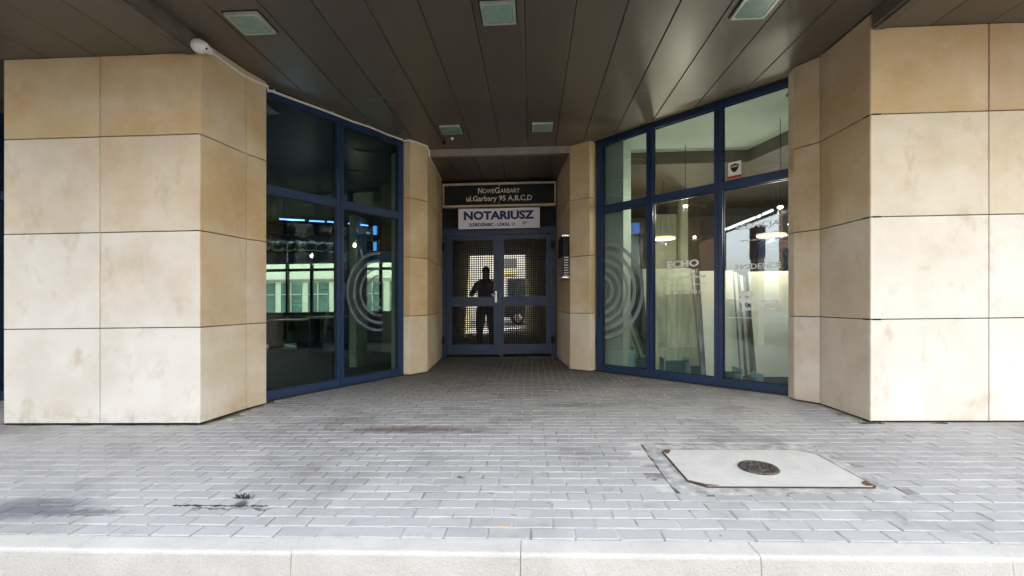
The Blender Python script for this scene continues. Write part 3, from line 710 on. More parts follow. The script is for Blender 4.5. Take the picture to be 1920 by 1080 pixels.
# duct and blue tubes
mb = MB(); q0 = hitD(470, 452, 9.6); q1 = hitD(640, 458, 10.2)
pth = [q0.lerp(q1, i/24)+Vector((0,0,.02*math.sin(i*1.7))) for i in range(25)]
mb.tube(pth, [.17+.018*math.sin(i*2.1) for i in range(25)], 14)
q0 = hitD(672, 436, 9.9); q1 = hitD(700, 438, 9.9); mb.tube([q0, q1], .15, 12)
mb.build('air_duct', M['duct'], label='crinkled silver air duct under the ceiling of the dark left room', cat='duct')
mb = MB(); a = hitD(480, 486, 11.6); b_ = hitD(740, 488, 11.6); mb.box(a.x, b_.x, a.y, a.y+.06, a.z-.14, a.z+.14)
mb.build('bulkhead', pm('blue_bulkhead', (.06,.32,.62)), label='blue bulkhead band above the rear window in the left room', cat='bulkhead')
for (xa, ya, xb, yb, l) in ((524,410.5,571,413,'leftmost blue tube lamp in the dark left room'),(580,414,608,415.5,'middle short blue tube lamp in the dark left room'),(614,415.5,631,417,'blue tube lamp end just left of the mullion'),(653,419,690,423,'blue tube lamp right of the mullion in the left room')):
    a, b_ = hitD(xa, ya, 7.8), hitD(xb, yb, 7.8)
    mb = MB(); mb.tube([a, b_], .013, 10); ob = mb.build('tube_lamp', M['tubeblue'], label=l, cat='lamp', group='blue tube lamps in the left room')
a = hitD(703, 424, 7.8); t = thing('wall_lamp', a, 'upright blue glowing wall lamp in the left room by the ring sticker', 'lamp')
bglow = emis('blue_glow', (.06,.28,.85), .16)
mb = MB(); mb.tube([a, hitD(703,440,7.8)], .035, 8); mb.build('upper_light', bglow, t)
mb = MB(); mb.tube([hitD(703,440.5,7.8), hitD(703,453.5,7.8)], .02, 8); mb.build('body', M['black'], t)
mb = MB(); mb.tube([hitD(703,454,7.8), hitD(703,470,7.8)], .03, 8); mb.build('lower_light', bglow, t)
# right room
mb = MB(); mb.add([(1.02,7.0,.006),(2.95,5.05,.006),(7.5,5.05,.006),(7.5,12,.006),(1.02,12,.006)], [(0,1,2,3,4)]); mb.build('showroom_floor', M['floorin'], kind='structure')
mb = MB(); mb.prism([(1.06,7.0),(3.0,5.06),(3.94,5.06),(3.63,6.36),(3.42,7.29),(1.06,7.29)], 3.43, 3.485); mb.build('showroom_ceiling', M['mint'], kind='structure')
mb = MB(); mb.prism([(1.06,7.3),(3.43,7.3),(3.64,6.36),(3.95,5.06),(7.5,5.06),(7.5,12),(1.06,12)], 3.24, 3.482); mb.build('showroom_low_ceiling', M['olive'], kind='structure')
mb = MB(); mb.box(1.0, 7.5, 12, 12.1, 0, 3.42); mb.box(7.5, 7.6, 5, 12, 0, 3.42); mb.box(2.95, 7.5, 4.45, 4.55, 0, 3.5); mb.build('showroom_wall', M['brown'], kind='structure')
mb = MB(); mb.box(.92, 1.0, 7.05, 12, 0, 3.42); mb.box(.70,.92, 7.2,7.3,0,3.4); mb.build('showroom_wall', M['mint'], kind='structure')
# mint column inside first pane, bulkhead and partition
a = RW.px(1124, 600)[0]; b_ = RW.px(1160, 600)[0]
mb = MB(); mb.pbox(RW, a, b_, -.32, -.12, .006, 3.42); mb.build('interior_column', M['mint'], label='pale mint column just inside the right window behind the ring sticker', cat='column')
a = hitD(1228, 600, 9.2); b_ = hitD(1268, 600, 9.2)
mb = MB(); mb.box(a.x, b_.x, a.y, a.y+.1, .006, hitD(1260,402,9.2).z); mb.box(b_.x+.02, b_.x+.16, a.y-.2, a.y, .006, 3.24); mb.build('partition', M['partition'], label='mint partition standing behind the ECHO lettering in the showroom', cat='partition')
a = hitD(1163, 600, 8.6); b_ = hitD(1205, 600, 8.6); t = thing('inner_door', (a.x, a.y, 0), 'dark inner doorway behind the ring sticker of the right window', 'door')
mb = MB(); z_ = hitD(1180,412,8.6).z
mb.box(a.x, a.x+.05, a.y, a.y+.08, .006, z_); mb.box(b_.x-.05, b_.x, a.y, a.y+.08, .006, z_); mb.box(a.x+.05, b_.x-.05, a.y, a.y+.08, z_-.06, z_); mb.build('frame', M['black'], t)
zz = hitD(1180,440,8.6).z
mb = MB(); mb.box(a.x+.05, b_.x-.05, a.y+.02, a.y+.05, .006, zz-.03); mb.build('leaf', M['winblack'], t)
mb = MB(); mb.box(a.x+.05, b_.x-.05, a.y+.02, a.y+.05, zz+.02, z_-.06); mb.build('fanlight', M['bluesign'], t)
# stone slabs on stands
def slab_stack(x0, x1, ybot, dep, ytop, lean, n_edge, label, face, ex=.05, group=None):
    a = hitD(x0, ybot, dep); b_ = hitD(x1, ybot, dep); zt = hitD(x0, ytop, dep).z; z0 = .03
    t = thing('sample_slabs', ((a.x+b_.x)/2, a.y, 0), label, 'stone slabs')
    def sl(xa, xb, y, th, zt, mat, nm):
        mb = MB(); mb.hexa([(xa,y,z0),(xb,y,z0),(xb,y+th,z0),(xa,y+th,z0),(xa-lean,y+.12,zt),(xb-lean,y+.12,zt),(xb-lean,y+.12+th,zt),(xa-lean,y+.12+th,zt)]); mb.build(nm, mat, t)
    sl(a.x, b_.x, a.y, .02, zt, face, 'front_slab')
    for k in range(n_edge):
        xa = b_.x+.012+k*ex
        sl(xa-.5, xa+ex*.45, a.y+.03+k*.035, .022, zt-.02*k, M['slabedge'] if k % 2 == 0 else face, 'rear_slab')
    return t, a, b_
slab_stack(1221, 1311, 689, 6.55, 503, .10, 5, 'tall striped greenish slabs leaning in the middle pane under the ECHO lettering', M['slab'], .05)
slab_stack(1325, 1386, 706, 6.05, 507, .05, 5, 'ivory slabs with grey edges leaning at the left of the lettered pane', M['slab2'], .055)
slab_stack(1421, 1530, 712, 5.72, 508, .06, 1, 'large ivory slab at the right end of the lettered pane beside the pier', M['slab2'], .05)
slab_stack(1150, 1172, 690, 7.2, 560, .28, 2, 'thin dark slabs leaning steeply in the ring sticker pane', M['slabedge'], .05)
slab_stack(1190, 1203, 688, 7.1, 575, .30, 3, 'greenish slab leaning steeply beside the first mullion', M['slab'], .06)
def stand(x0, x1, yt, yb, dep, label, mat):
    a = hitD(x0, yb, dep); b_ = hitD(x1, yb, dep); zt = hitD(x0, yt, dep).z
    t = thing('slab_stand', ((a.x+b_.x)/2, a.y, 0), label, 'stand', 'teal stands holding the slabs')
    mb = MB(); mb.box(a.x, b_.x, a.y-.01, a.y+.0, .012, zt-.03); mb.build('front_board', mat, t)
    mb = MB(); mb.box(a.x-.02, a.x, a.y-.02, a.y+.25, .012, zt); mb.build('upright', M['tealpale'], t)
    mb = MB(); mb.box(b_.x, b_.x+.02, a.y-.02, a.y+.25, .012, zt); mb.build('upright', M['tealpale'], t)
    mb = MB(); mb.box(a.x-.02, b_.x+.02, a.y-.012, a.y+.26, .006, .012); mb.build('base', mat, t)
stand(1170, 1188, 652, 690, 6.75, 'pale teal stand in the ring sticker pane', M['tealpale'])
stand(1191, 1212, 668, 694, 6.7, 'dark teal stand between ring sticker and first mullion', M['teal'])
stand(1247, 1290, 672, 698, 6.35, 'teal stand under the striped greenish slabs', M['teal'])
stand(1294, 1334, 682, 702, 6.2, 'teal stand left of the second mullion', M['teal'])
stand(1358, 1388, 692, 712, 5.75, 'dark teal stand at the left of the lettered pane', M['teal'])
stand(1391, 1425, 704, 718, 5.6, 'teal stand at the middle of the lettered pane', M['teal'])
stand(1430, 1500, 702, 724, 5.45, 'wide teal stand at the right of the lettered pane beside the pier', M['teal'])
# ring lamps and spots
def ringlamp(x, y, dep, r, label):
    q = hitD(x, y, dep); t = thing('ring_lamp', (q.x, q.y, q.z), label, 'lamp', 'warm ring lamps in the showroom')
    mb = MB(); pts = [(q.x+r*math.cos(k*math.pi/16), q.y+r*math.sin(k*math.pi/16), q.z) for k in range(33)]
    mb.tube(pts, .02, 8); mb.build('ring', M['warm'], t)
    for k in (0, 11, 21): 
        mb = MB(); mb.tube([pts[k], (q.x, q.y, 3.25)], .003, 6); mb.build('wire', M['black'], t)
ringlamp(1244, 447, 8.2, .19, 'warm ring lamp hanging behind the middle pane of the right window')
ringlamp(1446, 441, 8.0, .22, 'warm ring lamp hanging behind the lettered pane')
def glow(q, e, c=(1,.86,.66), nm='lamp_light', r=.06, par=None):
    l = bpy.data.lights.new(nm, 'POINT'); l.energy = e; l.color = c; l.shadow_soft_size = r
    o = bpy.data.objects.new(nm, l); col.objects.link(o); o.location = (q[0], q[1], q[2]+S*q[0])
for x, y, dep in ((1244,455,8.2),(1446,449,8.0)): glow(hitD(x, y, dep), 5)
for x, y in ((548,421),(671,431)): glow(hitD(x, y, 7.8), .45, (.45,.7,1))
for x, y in ((548,421),(671,431)): glow(hitD(x, y, 7.8), .45, (.45,.7,1))
for i, (x, y, dep) in enumerate(((1285,386,6.35),(1302,444,9.5),(1463,388,5.45),(1483,420,5.5),(1483,455,8.6))):
    q = hitD(x, y, dep); ls = ['warm spot lamp high behind the middle pane','warm spot lamp low behind the middle pane by the column','warm spot lamp uppermost by the right pier','warm spot lamp second down by the right pier','warm spot lamp lowest by the right pier']
    t = thing('spot_lamp', (q.x,q.y,q.z), ls[i], 'lamp', 'warm spot lamps in the showroom')
    mb = MB(); mb.ell((q.x,q.y,q.z), (.035,.035,.018), 10, 6); mb.build('bulb', M['spot'], t); glow((q.x,q.y,q.z-.06), 3.0, (1,.90,.74), r=.04)
    mb = MB(); mb.tube([(q.x,q.y,q.z+.02),(q.x,q.y,3.25)], .004, 8); mb.build('stem', M['black'], t)
t = thing('led_profile', hitD(1405, 415, 6.6), 'slanting white lamp strip hanging behind the lettered pane', 'lamp')
for (xa, ya, xb, yb) in ((1355,432,1361,429),(1364,429,1384,421),(1386,420,1416,408),(1420,407,1426,404),(1430,402,1449,394)):
    mb = MB(); mb.tube([hitD(xa,ya,6.6), hitD(xb,yb,6.6)], .018, 8); mb.build('light_segment', M['led'], t)
mb = MB(); mb.tube([hitD(1353,434,6.62)+Vector((0,.03,.02)), hitD(1451,394,6.62)+Vector((0,.03,.02))], .01, 8); mb.build('rail', M['black'], t)
RB = Plane((2,8.2),(6,8.2)); a, z = RB.px(1452, 486); mb = MB()
for k in range(4): mb.ring(RB, a, z, .17+.07*k, .20+.07*k, 0, .01, 0, 360, 40)
mb.build('ring_emblem', M['black'], label='black ring emblem on the showroom wall behind the lettered pane', cat='emblem')

# ------------------------------------------------------------------ gate recess
GP = Plane((-1.72, YG), (.46, YG))
gs = lambda x: GP.px(x, 560)[0]
gz = lambda y: GP.px(937, y)[1]
t = thing('entrance_gate', (-.63, YG, 0), 'blue double leaf metal gate with square wire mesh panels at the end of the recess', 'gate')
mb = MB()
mb.pbox(GP, .0, gs(838), -.08, .06, 0, gz(430)); mb.pbox(GP, gs(1034), GP.L, -.08, .06, 0, gz(430))
mb.pbox(GP, gs(838), gs(1034), -.08, .055, gz(440), gz(430)); mb.pbox(GP, .0, GP.L, -.06, .07, gz(430)+.001, gz(430)+.03)
mb.build('frame', M['bluegate'], t)
def leaf(x0, x1, m0, m1):
    mb = MB(); zt, zb = gz(441), gz(663.5)
    a0, a1, b0, b1 = gs(x0), gs(x1), gs(m0), gs(m1)
    zs = [zb, gz(645.5), gz(574), gz(556), gz(449), zt]
    mb.pbox(GP, a0, b0, -.05, .03, zb, zt); mb.pbox(GP, b1, a1, -.05, .03, zb, zt)
    for i in (0, 2, 4): mb.pbox(GP, b0, b1, -.048, .027, zs[i], zs[i+1])
    ob = mb.build('leaf', M['bluegate'], t)
    for i in (1, 3):
        mb = MB(); z0, z1 = zs[i], zs[i+1]; P = .0425; n = int((b1-b0)/P); 
        for k in range(1, n+1): 
            x = b0+(b1-b0)*k/(n+1); mb.pbox(GP, x-.0082, x+.0082, -.012, -.002, z0, z1)
        n = int((z1-z0)/P)
        for k in range(1, n+1):
            z = z0+(z1-z0)*k/(n+1); mb.pbox(GP, b0, b1, -.0145, -.0125+.013, z-.0082, z+.0082)
        mb.build('wire_mesh', M['black'], ob)
    return ob
l1 = leaf(838.5, 935, 848, 925.5); l2 = leaf(937, 1033.5, 945, 1024)
mb = MB(); mb.pbox(GP, gs(933.5), gs(938.5), .031, .045, gz(665), gz(441)); mb.pbox(GP, gs(937.5), gs(943), -.04, .028, .012, gz(664)); mb.build('cover_strip', M['bluegate'], l2)
mb = MB(); a = gs(930); mb.pbox(GP, a-.02, a+.02, .031, .04, gz(567), gz(546)); p = GP.p(a-.04, .07, gz(554)); mb.ell(p, (.032,.02,.032)); mb.tube([GP.p(a,.04,gz(551)), GP.p(a+.0,.08,gz(551)), GP.p(a-.09,.08,gz(552))], .009, 8)
mb.build('handle', M['steel'], l1)
for (x, y) in ((833,462),(833,637),(1036,462),(1036,637)):
    mb = MB(); a = gs(x); z = gz(y); mb.pbox(GP, a-.035, a+.035, .061, .10, z-.06, z+.06); mb.tube([GP.p(a,.11,z-.08), GP.p(a,.11,z+.08)], .018, 10); mb.build('hinge', M['black'], t)
# panel above gate, behind signs
mb = MB(); mb.pbox(GP, .0, GP.L, -.10, -.02, gz(430)+.031, ZR); mb.build('fascia_panel', M['gap'] if False else M['signblack'], label='black panel above the gate behind the two signs', cat='panel')
# lit address sign
SP = Plane((-1.75, 8.50), (.6, 8.50)); ss = lambda x: SP.px(x, 365)[0]; sz = lambda y: SP.px(937, y)[1]
t = thing('address_sign', SP.p(ss(936), 0, sz(388)), 'long black address sign in cream frame over the gate reading NoweGarbary', 'sign')
mb = MB(); a0, a1, z0, z1 = ss(830.5), ss(1042), sz(387.5), sz(342.5); fw = .038
mb.pbox(SP, a0, a1, -.10, .02, z1-fw, z1); mb.pbox(SP, a0, a1, -.10, .02, z0, z0+fw); mb.pbox(SP, a0, a0+fw*.7, -.10, .02, z0+fw, z1-fw); mb.pbox(SP, a1-fw*.7, a1, -.10, .02, z0+fw, z1-fw)
mb.build('frame', M['signframe'], t)
mb = MB(); mb.pbox(SP, a0+fw*.7, a1-fw*.7, -.09, 0, z0+fw, z1-fw); mb.build('board', M['signblack'], t)
mb = MB(); ly = lambda x0,x1,ya,yb,tx,bo=0.: mb.text(tx, SP, ss(x0), ss(x1), sz(yb), sz(ya), .001, .004, bo)
ly(896.5,904.5,351.5,362,'N',.01); ly(905.5,926.5,353.8,362,'OWE'); ly(927.5,937,351.5,362,'G',.01); ly(938,974.5,353.8,362,'ARBARY')
ly(874.5,997.5,366.5,379.5,'ul.Garbary 95 A,B,C,D',.012)
mb.build('lettering', M['signtext'], t)
for y in (348, 379.9): mb = MB(); p = SP.p(ss(936), .004, sz(y)); mb.ell(p, (.012,.006,.012), 10, 6); mb.build('fixing', M['steel'], t)
# banner
t = thing('banner_sign', SP.p(ss(936), 0, sz(429)), 'pale notary banner with navy lettering NOTARIUSZ hung below the black sign', 'sign')
mb = MB(); nx = 14; a0, a1, z0, z1 = ss(859.5), ss(1012), sz(428.5), sz(390.5); vs = []
for j in range(2):
    for i in range(nx+1):
        f_ = i/nx; vs.append(SP.p(a0+(a1-a0)*f_, .012+.004*math.sin(f_*9+j), (z0, z1)[j]))
for j in range(2):
    for i in range(nx+1):
        f_ = i/nx; vs.append(SP.p(a0+(a1-a0)*f_, .004+.004*math.sin(f_*9+j), (z0, z1)[j]))
k = nx+1
mb.add(vs, [(i,i+1,k+i+1,k+i) for i in range(nx)]+[(2*k+i,3*k+i,3*k+i+1,2*k+i+1) for i in range(nx)]+[(k+i,k+i+1,3*k+i+1,3*k+i) for i in range(nx)]+[(i,2*k+i,2*k+i+1,i+1) for i in range(nx)])
mb.build('panel', M['banner'], t)
mb = MB(); 
mb.text('NOTARIUSZ', SP, ss(870), ss(1001.5), sz(412), sz(395.5), .018, .003, .045)
mb.text('DZIEDZINIEC - LOKAL 11', SP, ss(880), ss(965), sz(424), sz(418), .018, .002, .05)
mb.ring(SP, ss(982), sz(418.5), .018, .028, .018, .021, 0, 360, 16)
mb.tube([SP.p(ss(985),.019,sz(416)), SP.p(ss(984.5),.019,sz(420)), SP.p(ss(982),.019,sz(425)), SP.p(ss(980),.019,sz(424))], .005, 6)
mb.tube([SP.p(ss(985),.019,sz(419)), SP.p(ss(988),.019,sz(416.5)), SP.p(ss(990.5),.019,sz(418.5))], .004, 6)
mb.build('lettering', M['navy'], t)
# intercom and letter boxes on the right return wall
RP = Plane((.599,7.055), (.475,8.60))
def rp(x, y): return RP.px(x, y)
t = thing('mailbox_rack', RP.p(.9, 0, 1.5), 'steel post box rack with small white name plates on the right recess wall', 'mailbox')
a0, a1 = RP.px(1067.5, 480)[0], RP.px(1053.5, 480)[0]
zt1 = 2.06; zt2 = 1.45
a0, a1 = .07, .62
mb = MB(); zt, zb = rp(1062, 448)[1], rp(1058, 522)[1]
mb.pbox(RP, a0, a1, .0, .10, zb, zt); mb.build('cabinet', M['black'], t)
mb = MB(); mb.pbox(RP, a0-.015, a1+.015, .0, .12, zt, zt+.02); mb.build('rim', M['steel'], t)
mb = MB(); mb.pbox(RP, a0-.015, a1+.015, .0, .115, zb-.02, zb); mb.build('rim', M['steel'], t)
zp = rp(1062, 484)[1]
for k in range(8):
    z1_ = zp-(zp-zb)*k/8-.008; z0_ = zp-(zp-zb)*(k+1)/8+.012
    mb = MB(); mb.pbox(RP, a0-.012, a0-.001, .015, .085, z0_, z1_); mb.pbox(RP, a0+.03, a1-.03, .101, .108, z0_, z1_); mb.build('name_plate', M['plate'], t)
t = thing('intercom_panel', RP.p(1.1, 0, 1.2), 'brushed steel intercom panel beside the post boxes near the gate', 'intercom')
zi0, zi1 = rp(1047, 528)[1], rp(1047, 478)[1]
mb = MB(); mb.pbox(RP, .80, 1.02, .0, .05, zi0, zi1); mb.build('housing', M['steel'], t)
mb = MB(); 
for k in range(7): mb.pbox(RP, .84, .98, .051, .056, zi0+.05+k*.06, zi0+.08+k*.06)
mb.build('button', M['black'], t)

# ------------------------------------------------------------------ passage
mb = MB(); 
wallq(mb, (-1.74, 8.78), (-2.55, 18.5), 0, 3.0, .12); mb.build('passage_wall', M['yellow'], kind='structure')
mb = MB(); wallq(mb, (.50, 8.78), (-.25, 18.5), 0, 3.0, .12); mb.build('passage_wall', M['yellow'], kind='structure')
zo = hitY(935, 479, 18.5).z
mb = MB(); mb.prism([(-1.9,8.75),(.7,8.75),(-.1,18.5),(-2.7,18.5)], zo, zo+.2); mb.build('passage_ceiling', M['passdark'], kind='structure')
mb = MB(); mb.box(-3.2, -2.55, 18.45, 18.6, 0, 3.2); mb.box(-.25, 1.4, 18.45, 18.6, 0, 3.2); mb.build('passage_end_wall', M['yellow'], kind='structure')
# person behind the gate
def person(base):
    bx, by = base
    J = {}; V_ = []; E_ = []; Rr = []
    def jn(n, p, r, par=None):
        r = (r[0]*1.22, r[1]*1.15) if n not in ('hed','top','chn') and n[:2] != 'hd' else (r[0]*1.08, r[1]*1.08)
        J[n] = len(V_); V_.append(p); Rr.append(r)
        if par is not None: E_.append((J[par], J[n]))
    jn('pel', (0,0,.97), (.155,.11)); jn('wst', (0,.0,1.12), (.14,.10), 'pel'); jn('chs', (0,.01,1.32), (.165,.115), 'wst'); jn('shc', (0,.01,1.45), (.13,.09), 'chs')
    jn('nek', (0,-.01,1.53), (.055,.055), 'shc'); jn('chn', (0,-.03,1.60), (.07,.075), 'nek'); jn('hed', (0,-.02,1.69), (.078,.095), 'chn'); jn('top', (0,-.01,1.76), (.055,.07), 'hed')
    for s_ in (-1, 1):
        k = str(s_)
        jn('sh'+k, (s_*.19,.01,1.43), (.062,.062), 'shc'); jn('el'+k, (s_*.30,-.10,1.20), (.045,.045), 'sh'+k); jn('wr'+k, (s_*.12,-.26,1.40), (.03,.03), 'el'+k); jn('hd'+k, (s_*.07,-.29,1.46), (.035,.022), 'wr'+k)
        jn('hp'+k, (s_*.10,0,.90), (.095,.10), 'pel'); jn('kn'+k, (s_*.12,-.02,.50), (.062,.065), 'hp'+k); jn('an'+k, (s_*.13,.02,.10), (.042,.045), 'kn'+k); jn('to'+k, (s_*.15,-.15,.045), (.045,.035), 'an'+k)
    me = bpy.data.meshes.new('b'); me.from_pydata([(x+bx, y+by, z+S*bx) for x, y, z in V_], E_, [])
    ob = bpy.data.objects.new('b', me); col.objects.link(ob)
    md = ob.modifiers.new('s', 'SKIN'); md.use_smooth_shade = True
    for i, r in enumerate(Rr): me.skin_vertices[0].data[i].radius = r
    me.skin_vertices[0].data[0].use_root = True
    s2 = ob.modifiers.new('u', 'SUBSURF'); s2.levels = 1
    m2 = bpy.data.meshes.new_from_object(ob.evaluated_get(bpy.context.evaluated_depsgraph_get()))
    bpy.data.objects.remove(ob)
    m2.materials.clear(); m2.materials.append(M['cloth']); m2.materials.append(M['skin'])
    for p in m2.polygons:
        p.use_smooth = True; z = p.center.z-S*bx
        if z > 1.55 or (p.center.y < by-.235 and z > 1.2): p.material_index = 1
    body = bpy.data.objects.new('person', m2); col.objects.link(body)
    body['_o'] = (0,0,0)
    tag(body, 'person in dark clothes standing behind the left gate leaf with raised hands', 'person')
    mb = MB(); mb.ell((bx, by+.005, 1.725), (.088,.108,.088), 14, 10); mb.build('hair', M['hair'], body)
    mb = MB(); mb.box(bx-.07, bx+.07, by-.34, by-.28, 1.45, 1.53)
    mb.lathe([(.035,-.05),(.035,0)], (bx, by-.34, 1.49), 14, 'y'); mb.build('hand_camera', M['black'], label='black camera held up by the person behind the gate', cat='camera')
px_ = hitD(911, 600, 9.35)
person((px_.x, px_.y))

# ------------------------------------------------------------------ courtyard seen through the passage and the rear window
t = thing('courtyard_building', (-4, 27, 0), 'pale rendered courtyard building seen through the passage and the left room', 'building')
mb = MB(); mb.box(-16, 10, 26, 28, 0, 7.5); mb.build('wall', M['courtwall'], t)
k = 0
for x in [-15+i*1.7 for i in range(14)]:
    for z in (.7, 4.2):
        mb = MB(); mb.box(x, x+1.0, 25.96, 26.02, z, z+1.7); fo = mb.build('window', M['winblack'], t)
        mb = MB(); mb.box(x-.06, x+1.06, 25.9, 25.958, z-.08, z-.01); mb.build('sill', M['white'], fo)
qa, qb = hitY(945,516,25.9), hitY(968,508,25.9)
mb = MB(); mb.box(qa.x, qb.x, 25.85, 25.99, qa.z, qb.z); mb.build('yellow_shutter_box', M['yellowpaint'], t)
qa, qb = hitY(940,502,25.9), hitY(968,484,25.9)
mb = MB(); mb.box(qa.x, qb.x, 25.93, 25.99, qa.z, qb.z); mb.build('window', M['winblack'], t)
t = thing('courtyard_wing', (-11, 22, 0), 'cream courtyard wing with tall teal windows seen through the dark left room', 'building')
mb = MB(); mb.box(-17, -5.6, 22, 23.5, 0, 7.2); mb.build('wall', pm('bright_cream_render', (.78,.77,.66), (.73,.72,.61), 1, .85), t)
for i in range(8):
    x = -16.6+i*1.37
    mb = MB(); mb.box(x, x+1.05, 21.94, 22.02, .35, 2.15); fo = mb.build('window', M['tealglass'], t)
    mb = MB(); mb.box(x+.50, x+.55, 21.9, 21.935, .35, 2.15); mb.box(x, x+1.05, 21.88, 21.9345, 1.55, 1.60); mb.build('glazing_bar', M['cream'], fo)
mb = MB(); mb.box(-17, -5.6, 21.8, 21.99, 2.25, 2.33); mb.build('ledge', M['beam'], t)
# parked van in the courtyard
def car(name, c, L, W, Hh, mat, label, cat, van=False, yaw=0.):
    t = thing(name, (c[0], c[1], c[2]), label, cat)
    cs, sn = math.cos(yaw), math.sin(yaw)
    def tr(mb):
        mb.v = [(c[0]+x*cs-y*sn, c[1]+x*sn+y*cs, c[2]+z) for x, y, z in mb.v]; return mb
    if van: prof = [(-.5,.18),(-.5,.55),(-.49,.95),(-.44,1.),(.30,1.),(.40,.62),(.5,.50),(.5,.18)]
    else: prof = [(-.5,.2),(-.5,.55),(-.46,.64),(-.30,.97),(-.1,1.),(.12,.96),(.26,.64),(.46,.55),(.5,.42),(.5,.2)]
    prof = [(x*L, z*Hh) for x, z in prof]; n = len(prof)
    mb = MB(); vs = []
    for y, ins in ((-W/2, 1), (W/2, 1)):
        for x, z in prof: vs.append((x, y*(1-.18*max(0, z/Hh-.6)/.4), z))
    mb.add(vs, [tuple(range(n)), tuple(range(n, 2*n))[::-1]]+[(i,(i+1)%n,n+(i+1)%n,n+i) for i in range(n)])
    tr(mb).build('body', mat, t)
    for s_ in (-1, 1):
        mb = MB(); y = s_*(W/2*.93+.0)
        if van: pts = [(.12,.62),(.34,.62),(.27,.93),(.12,.93)]
        else: pts = [(-.36,.66),(.20,.66),(.09,.92),(-.1,.95),(-.27,.93)]
        q_ = [(x*L, s_*(W/2*(1-.18*max(0,z-.6)/.4)+.006), z*Hh) for x, z in pts]
        mb.add(q_, [tuple(range(len(q_)))]); tr(mb).build('side_window', M['winblack'], t)
        for xw in (-.31, .32):
            mb = MB(); mb.lathe([(.0,-.1),(.28,-.1),(.32,-.07),(.32,.07),(.28,.1),(0,.1)], (xw*L, s_*(W/2-.09), .32), 20, 'y'); wob = tr(mb).build('wheel', M['rubber'], t)
            mb = MB(); mb.lathe([(.0,.108*s_),(.18,.108*s_),(.2,.09*s_)], (xw*L, s_*(W/2-.09), .32), 16, 'y'); tr(mb).build('rim', M['steel'], wob)
        mb = MB(); mb.box(L*.485, L*.502, s_*W*.36-.12, s_*W*.36+.12, Hh*.38, Hh*.47); tr(mb).build('headlight', M['white'], t)
        mb = MB(); mb.box(-L*.503, -L*.488, s_*W*.38-.1, s_*W*.38+.1, Hh*.42, Hh*.52); tr(mb).build('tail_light', pm('red_lamp', (.4,.02,.02), rough=.2), t)
    mb = MB(); x0, x1 = (.305, .40) if van else (.125, .25)
    z0, z1 = (.96,.64) if van else (.93,.67)
    mb.add([(x0*L+.02,-W*.40,z0*Hh),(x0*L+.02,W*.40,z0*Hh),(x1*L+.02,W*.44,z1*Hh),(x1*L+.02,-W*.44,z1*Hh)], [(0,1,2,3)]); tr(mb).build('windscreen', M['winblack'], t)
    return t
q = hitD(965, 560, 21.5)
car('parked_van', (q.x+1.55, q.y, 0), 4.3, 1.8, 1.95, M['vanpaint'], 'dark van parked in the courtyard beyond the right gate leaf', 'van', True, math.pi)

# ------------------------------------------------------------------ street behind the camera (seen in the glass)
def townhouse(x0, x1, y, dpt, h_, mat, label, rows, cols):
    t = thing('town_house', ((x0+x1)/2, y, 0), label, 'building')
    mb = MB(); mb.box(x0, x1, y-dpt, y, 0, h_); mb.build('wall', mat, t)
    mb = MB(); mb.box(x0-.2, x1+.2, y-dpt, y+.25, h_, h_+.35); mb.build('cornice', M['beam'], t)
    for r in range(rows):
        for c_ in range(cols):
            cx = x0+(x1-x0)*(c_+.5)/cols; z = 1.0+r*(h_-1)/rows
            mb = MB(); mb.box(cx-.55, cx+.55, y-.02, y+.03, z, z+1.7); fo = mb.build('window', M['winblack'], t)
            mb = MB(); mb.box(cx-.65, cx+.65, y+.031, y+.12, z-.12, z-.01); mb.build('sill', M['white'], fo)
townhouse(-27.5, -14, -11, 8, 9, M['brick'], 'dark brick town house across the street to the left', 3, 6)
townhouse(-38, -27, 6.5, 12.6, 10, M['brick'], 'added dark brick town house blocking sky reflections at the far left street end', 3, 4)  # unseen house added to keep bright sky out of the pane reflection
townhouse(-13.6, 3, -11, 8, 8, M['courtwall'], 'pale rendered town house across the street', 3, 6)
townhouse(3.4, 24, -11, 8, 9.5, M['cream'], 'cream town house across the street to the right', 3, 7)
car('parked_car', (-9.5, -.4, -.13), 4.2, 1.75, 1.45, M['carpaint'], 'pale blue car parked by the kerb, mirrored in the right window', 'car', False, 0.)
t = thing('pylon_sign', (-4.15, 2.04, 0), 'blue and white upright sign at the kerb, mirrored in the lettered pane', 'sign')
mb = MB(); mb.box(-4.36, -3.94, 1.97, 2.12, 0, 2.25); mb.build('white_panel', M['white'], t)
mb = MB(); mb.box(-4.40, -3.90, 1.96, 2.13, 2.255, 3.1); mb.build('blue_panel', M['bluesign'], t)
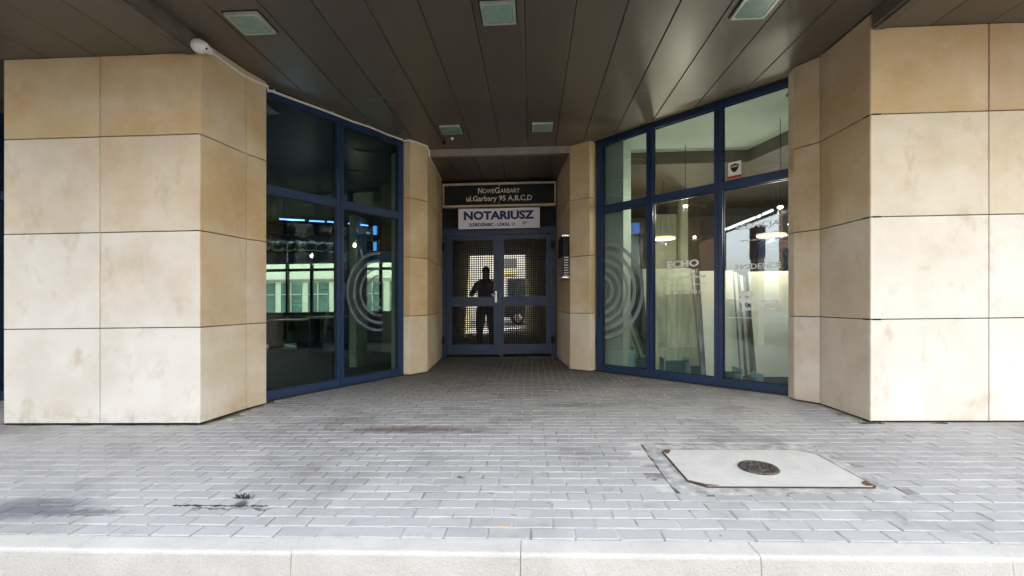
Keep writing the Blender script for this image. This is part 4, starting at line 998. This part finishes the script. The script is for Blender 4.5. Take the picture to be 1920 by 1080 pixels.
def tree(x, y, h_, label):
    t = thing('street_tree', (x, y, 0), label, 'tree'); rr = random.Random(int(x*10))
    mb = MB(); tips = []
    mb.tube([(x,y,0),(x+.05,y,h_*.25),(x-.03,y+.05,h_*.5),(x,y,h_*.8)], [.14,.11,.08,.03], 8)
    for k in range(16):
        a = rr.uniform(0, 6.28); z = h_*rr.uniform(.35,.75); L = h_*rr.uniform(.16,.3)
        e = Vector((x+L*math.cos(a), y+L*math.sin(a), z+L*rr.uniform(.5,1))); mb.tube([(x,y,z), tuple(Vector((x,y,z)).lerp(e,.5)+Vector((0,0,-.05))), tuple(e)], [.045,.03,.012], 6); tips.append(e)
    mb.build('trunk', M['bark'], t)
    mb = MB()
    for e in tips:
        for k in range(60):
            c_ = e+Vector((rr.gauss(0,.35), rr.gauss(0,.35), rr.gauss(0,.3))); u_ = Vector((rr.uniform(-1,1),rr.uniform(-1,1),rr.uniform(-1,1))).normalized()*.05; v2 = u_.cross(Vector((rr.uniform(-1,1),rr.uniform(-1,1),1))).normalized()*.04
            mb.add([tuple(c_-u_), tuple(c_+v2), tuple(c_+u_), tuple(c_-v2)], [(0,1,2,3)])
    mb.build('crown', M['leaf'], t)
tree(-19, 1.0, 5.5, 'small street tree at the kerb, mirrored in the lettered pane')

# ------------------------------------------------------------------ weeds and moss
def tuft(cx, cy, n, r, h_, mat, name, label, cat, seed=1, line=None):
    rr = random.Random(seed); mb = MB()
    for k in range(n):
        a = rr.uniform(0, 6.28); d = rr.uniform(0, r); x, y = cx+d*math.cos(a), cy+d*.35*math.sin(a)
        b_ = rr.uniform(0, 6.28); l_ = rr.uniform(.4, 1)*h_; w_ = .003
        tip = (x+l_*.9*math.cos(b_), y+l_*.6*math.sin(b_), l_*.6)
        mb.add([(x-w_,y,0),(x+w_,y,0),((x+tip[0])/2+w_,(y+tip[1])/2,l_*.55),tip,((x+tip[0])/2-w_,(y+tip[1])/2,l_*.55)], [(0,1,2,3,4)])
    if line:
        for (xa, xb, yy) in line:
            x = xa
            while x < xb:
                s_ = rr.uniform(.004,.012); mb.ell((x, yy+rr.uniform(-.003,.003), .0), (s_*1.6, s_*.7, s_*.35), 8, 4); x += rr.uniform(.006,.014)
    mb.build(name, mat, label=label, cat=cat, kind=None)
tuft(-1.60, 2.44, 40, .05, .045, M['weed'], 'weed_tuft', 'dark dried weed tuft growing along a paving joint at the lower left', 'weed', 2)
tuft(2.83, 3.955, 60, .06, .022, M['moss'], 'moss_clump', 'green moss at the front corner of the right stone pier', 'moss', 3, [(2.80,2.98,3.95)])
tuft(3.45, 3.955, 25, .04, .018, M['moss'], 'moss_clump', 'small pale moss bit at the foot of the right pier slab joint', 'moss', 4, [(3.38,3.5,3.955)])
tuft(-3.2, 3.935, 40, .14, .014, M['moss'], 'moss_clump', 'thin moss crumbs under the left pier front near its corner', 'moss', 5, None)
tuft(-1.67, 2.35, 1, .01, .01, M['weed'], 'dirt_streak', 'dark crumbly dirt streak along the joint in front of the weed tuft', 'dirt', 6, [(-1.93,-1.42,2.352)])
for o in list(bpy.data.objects):
    if '_o' in o: del o['_o']
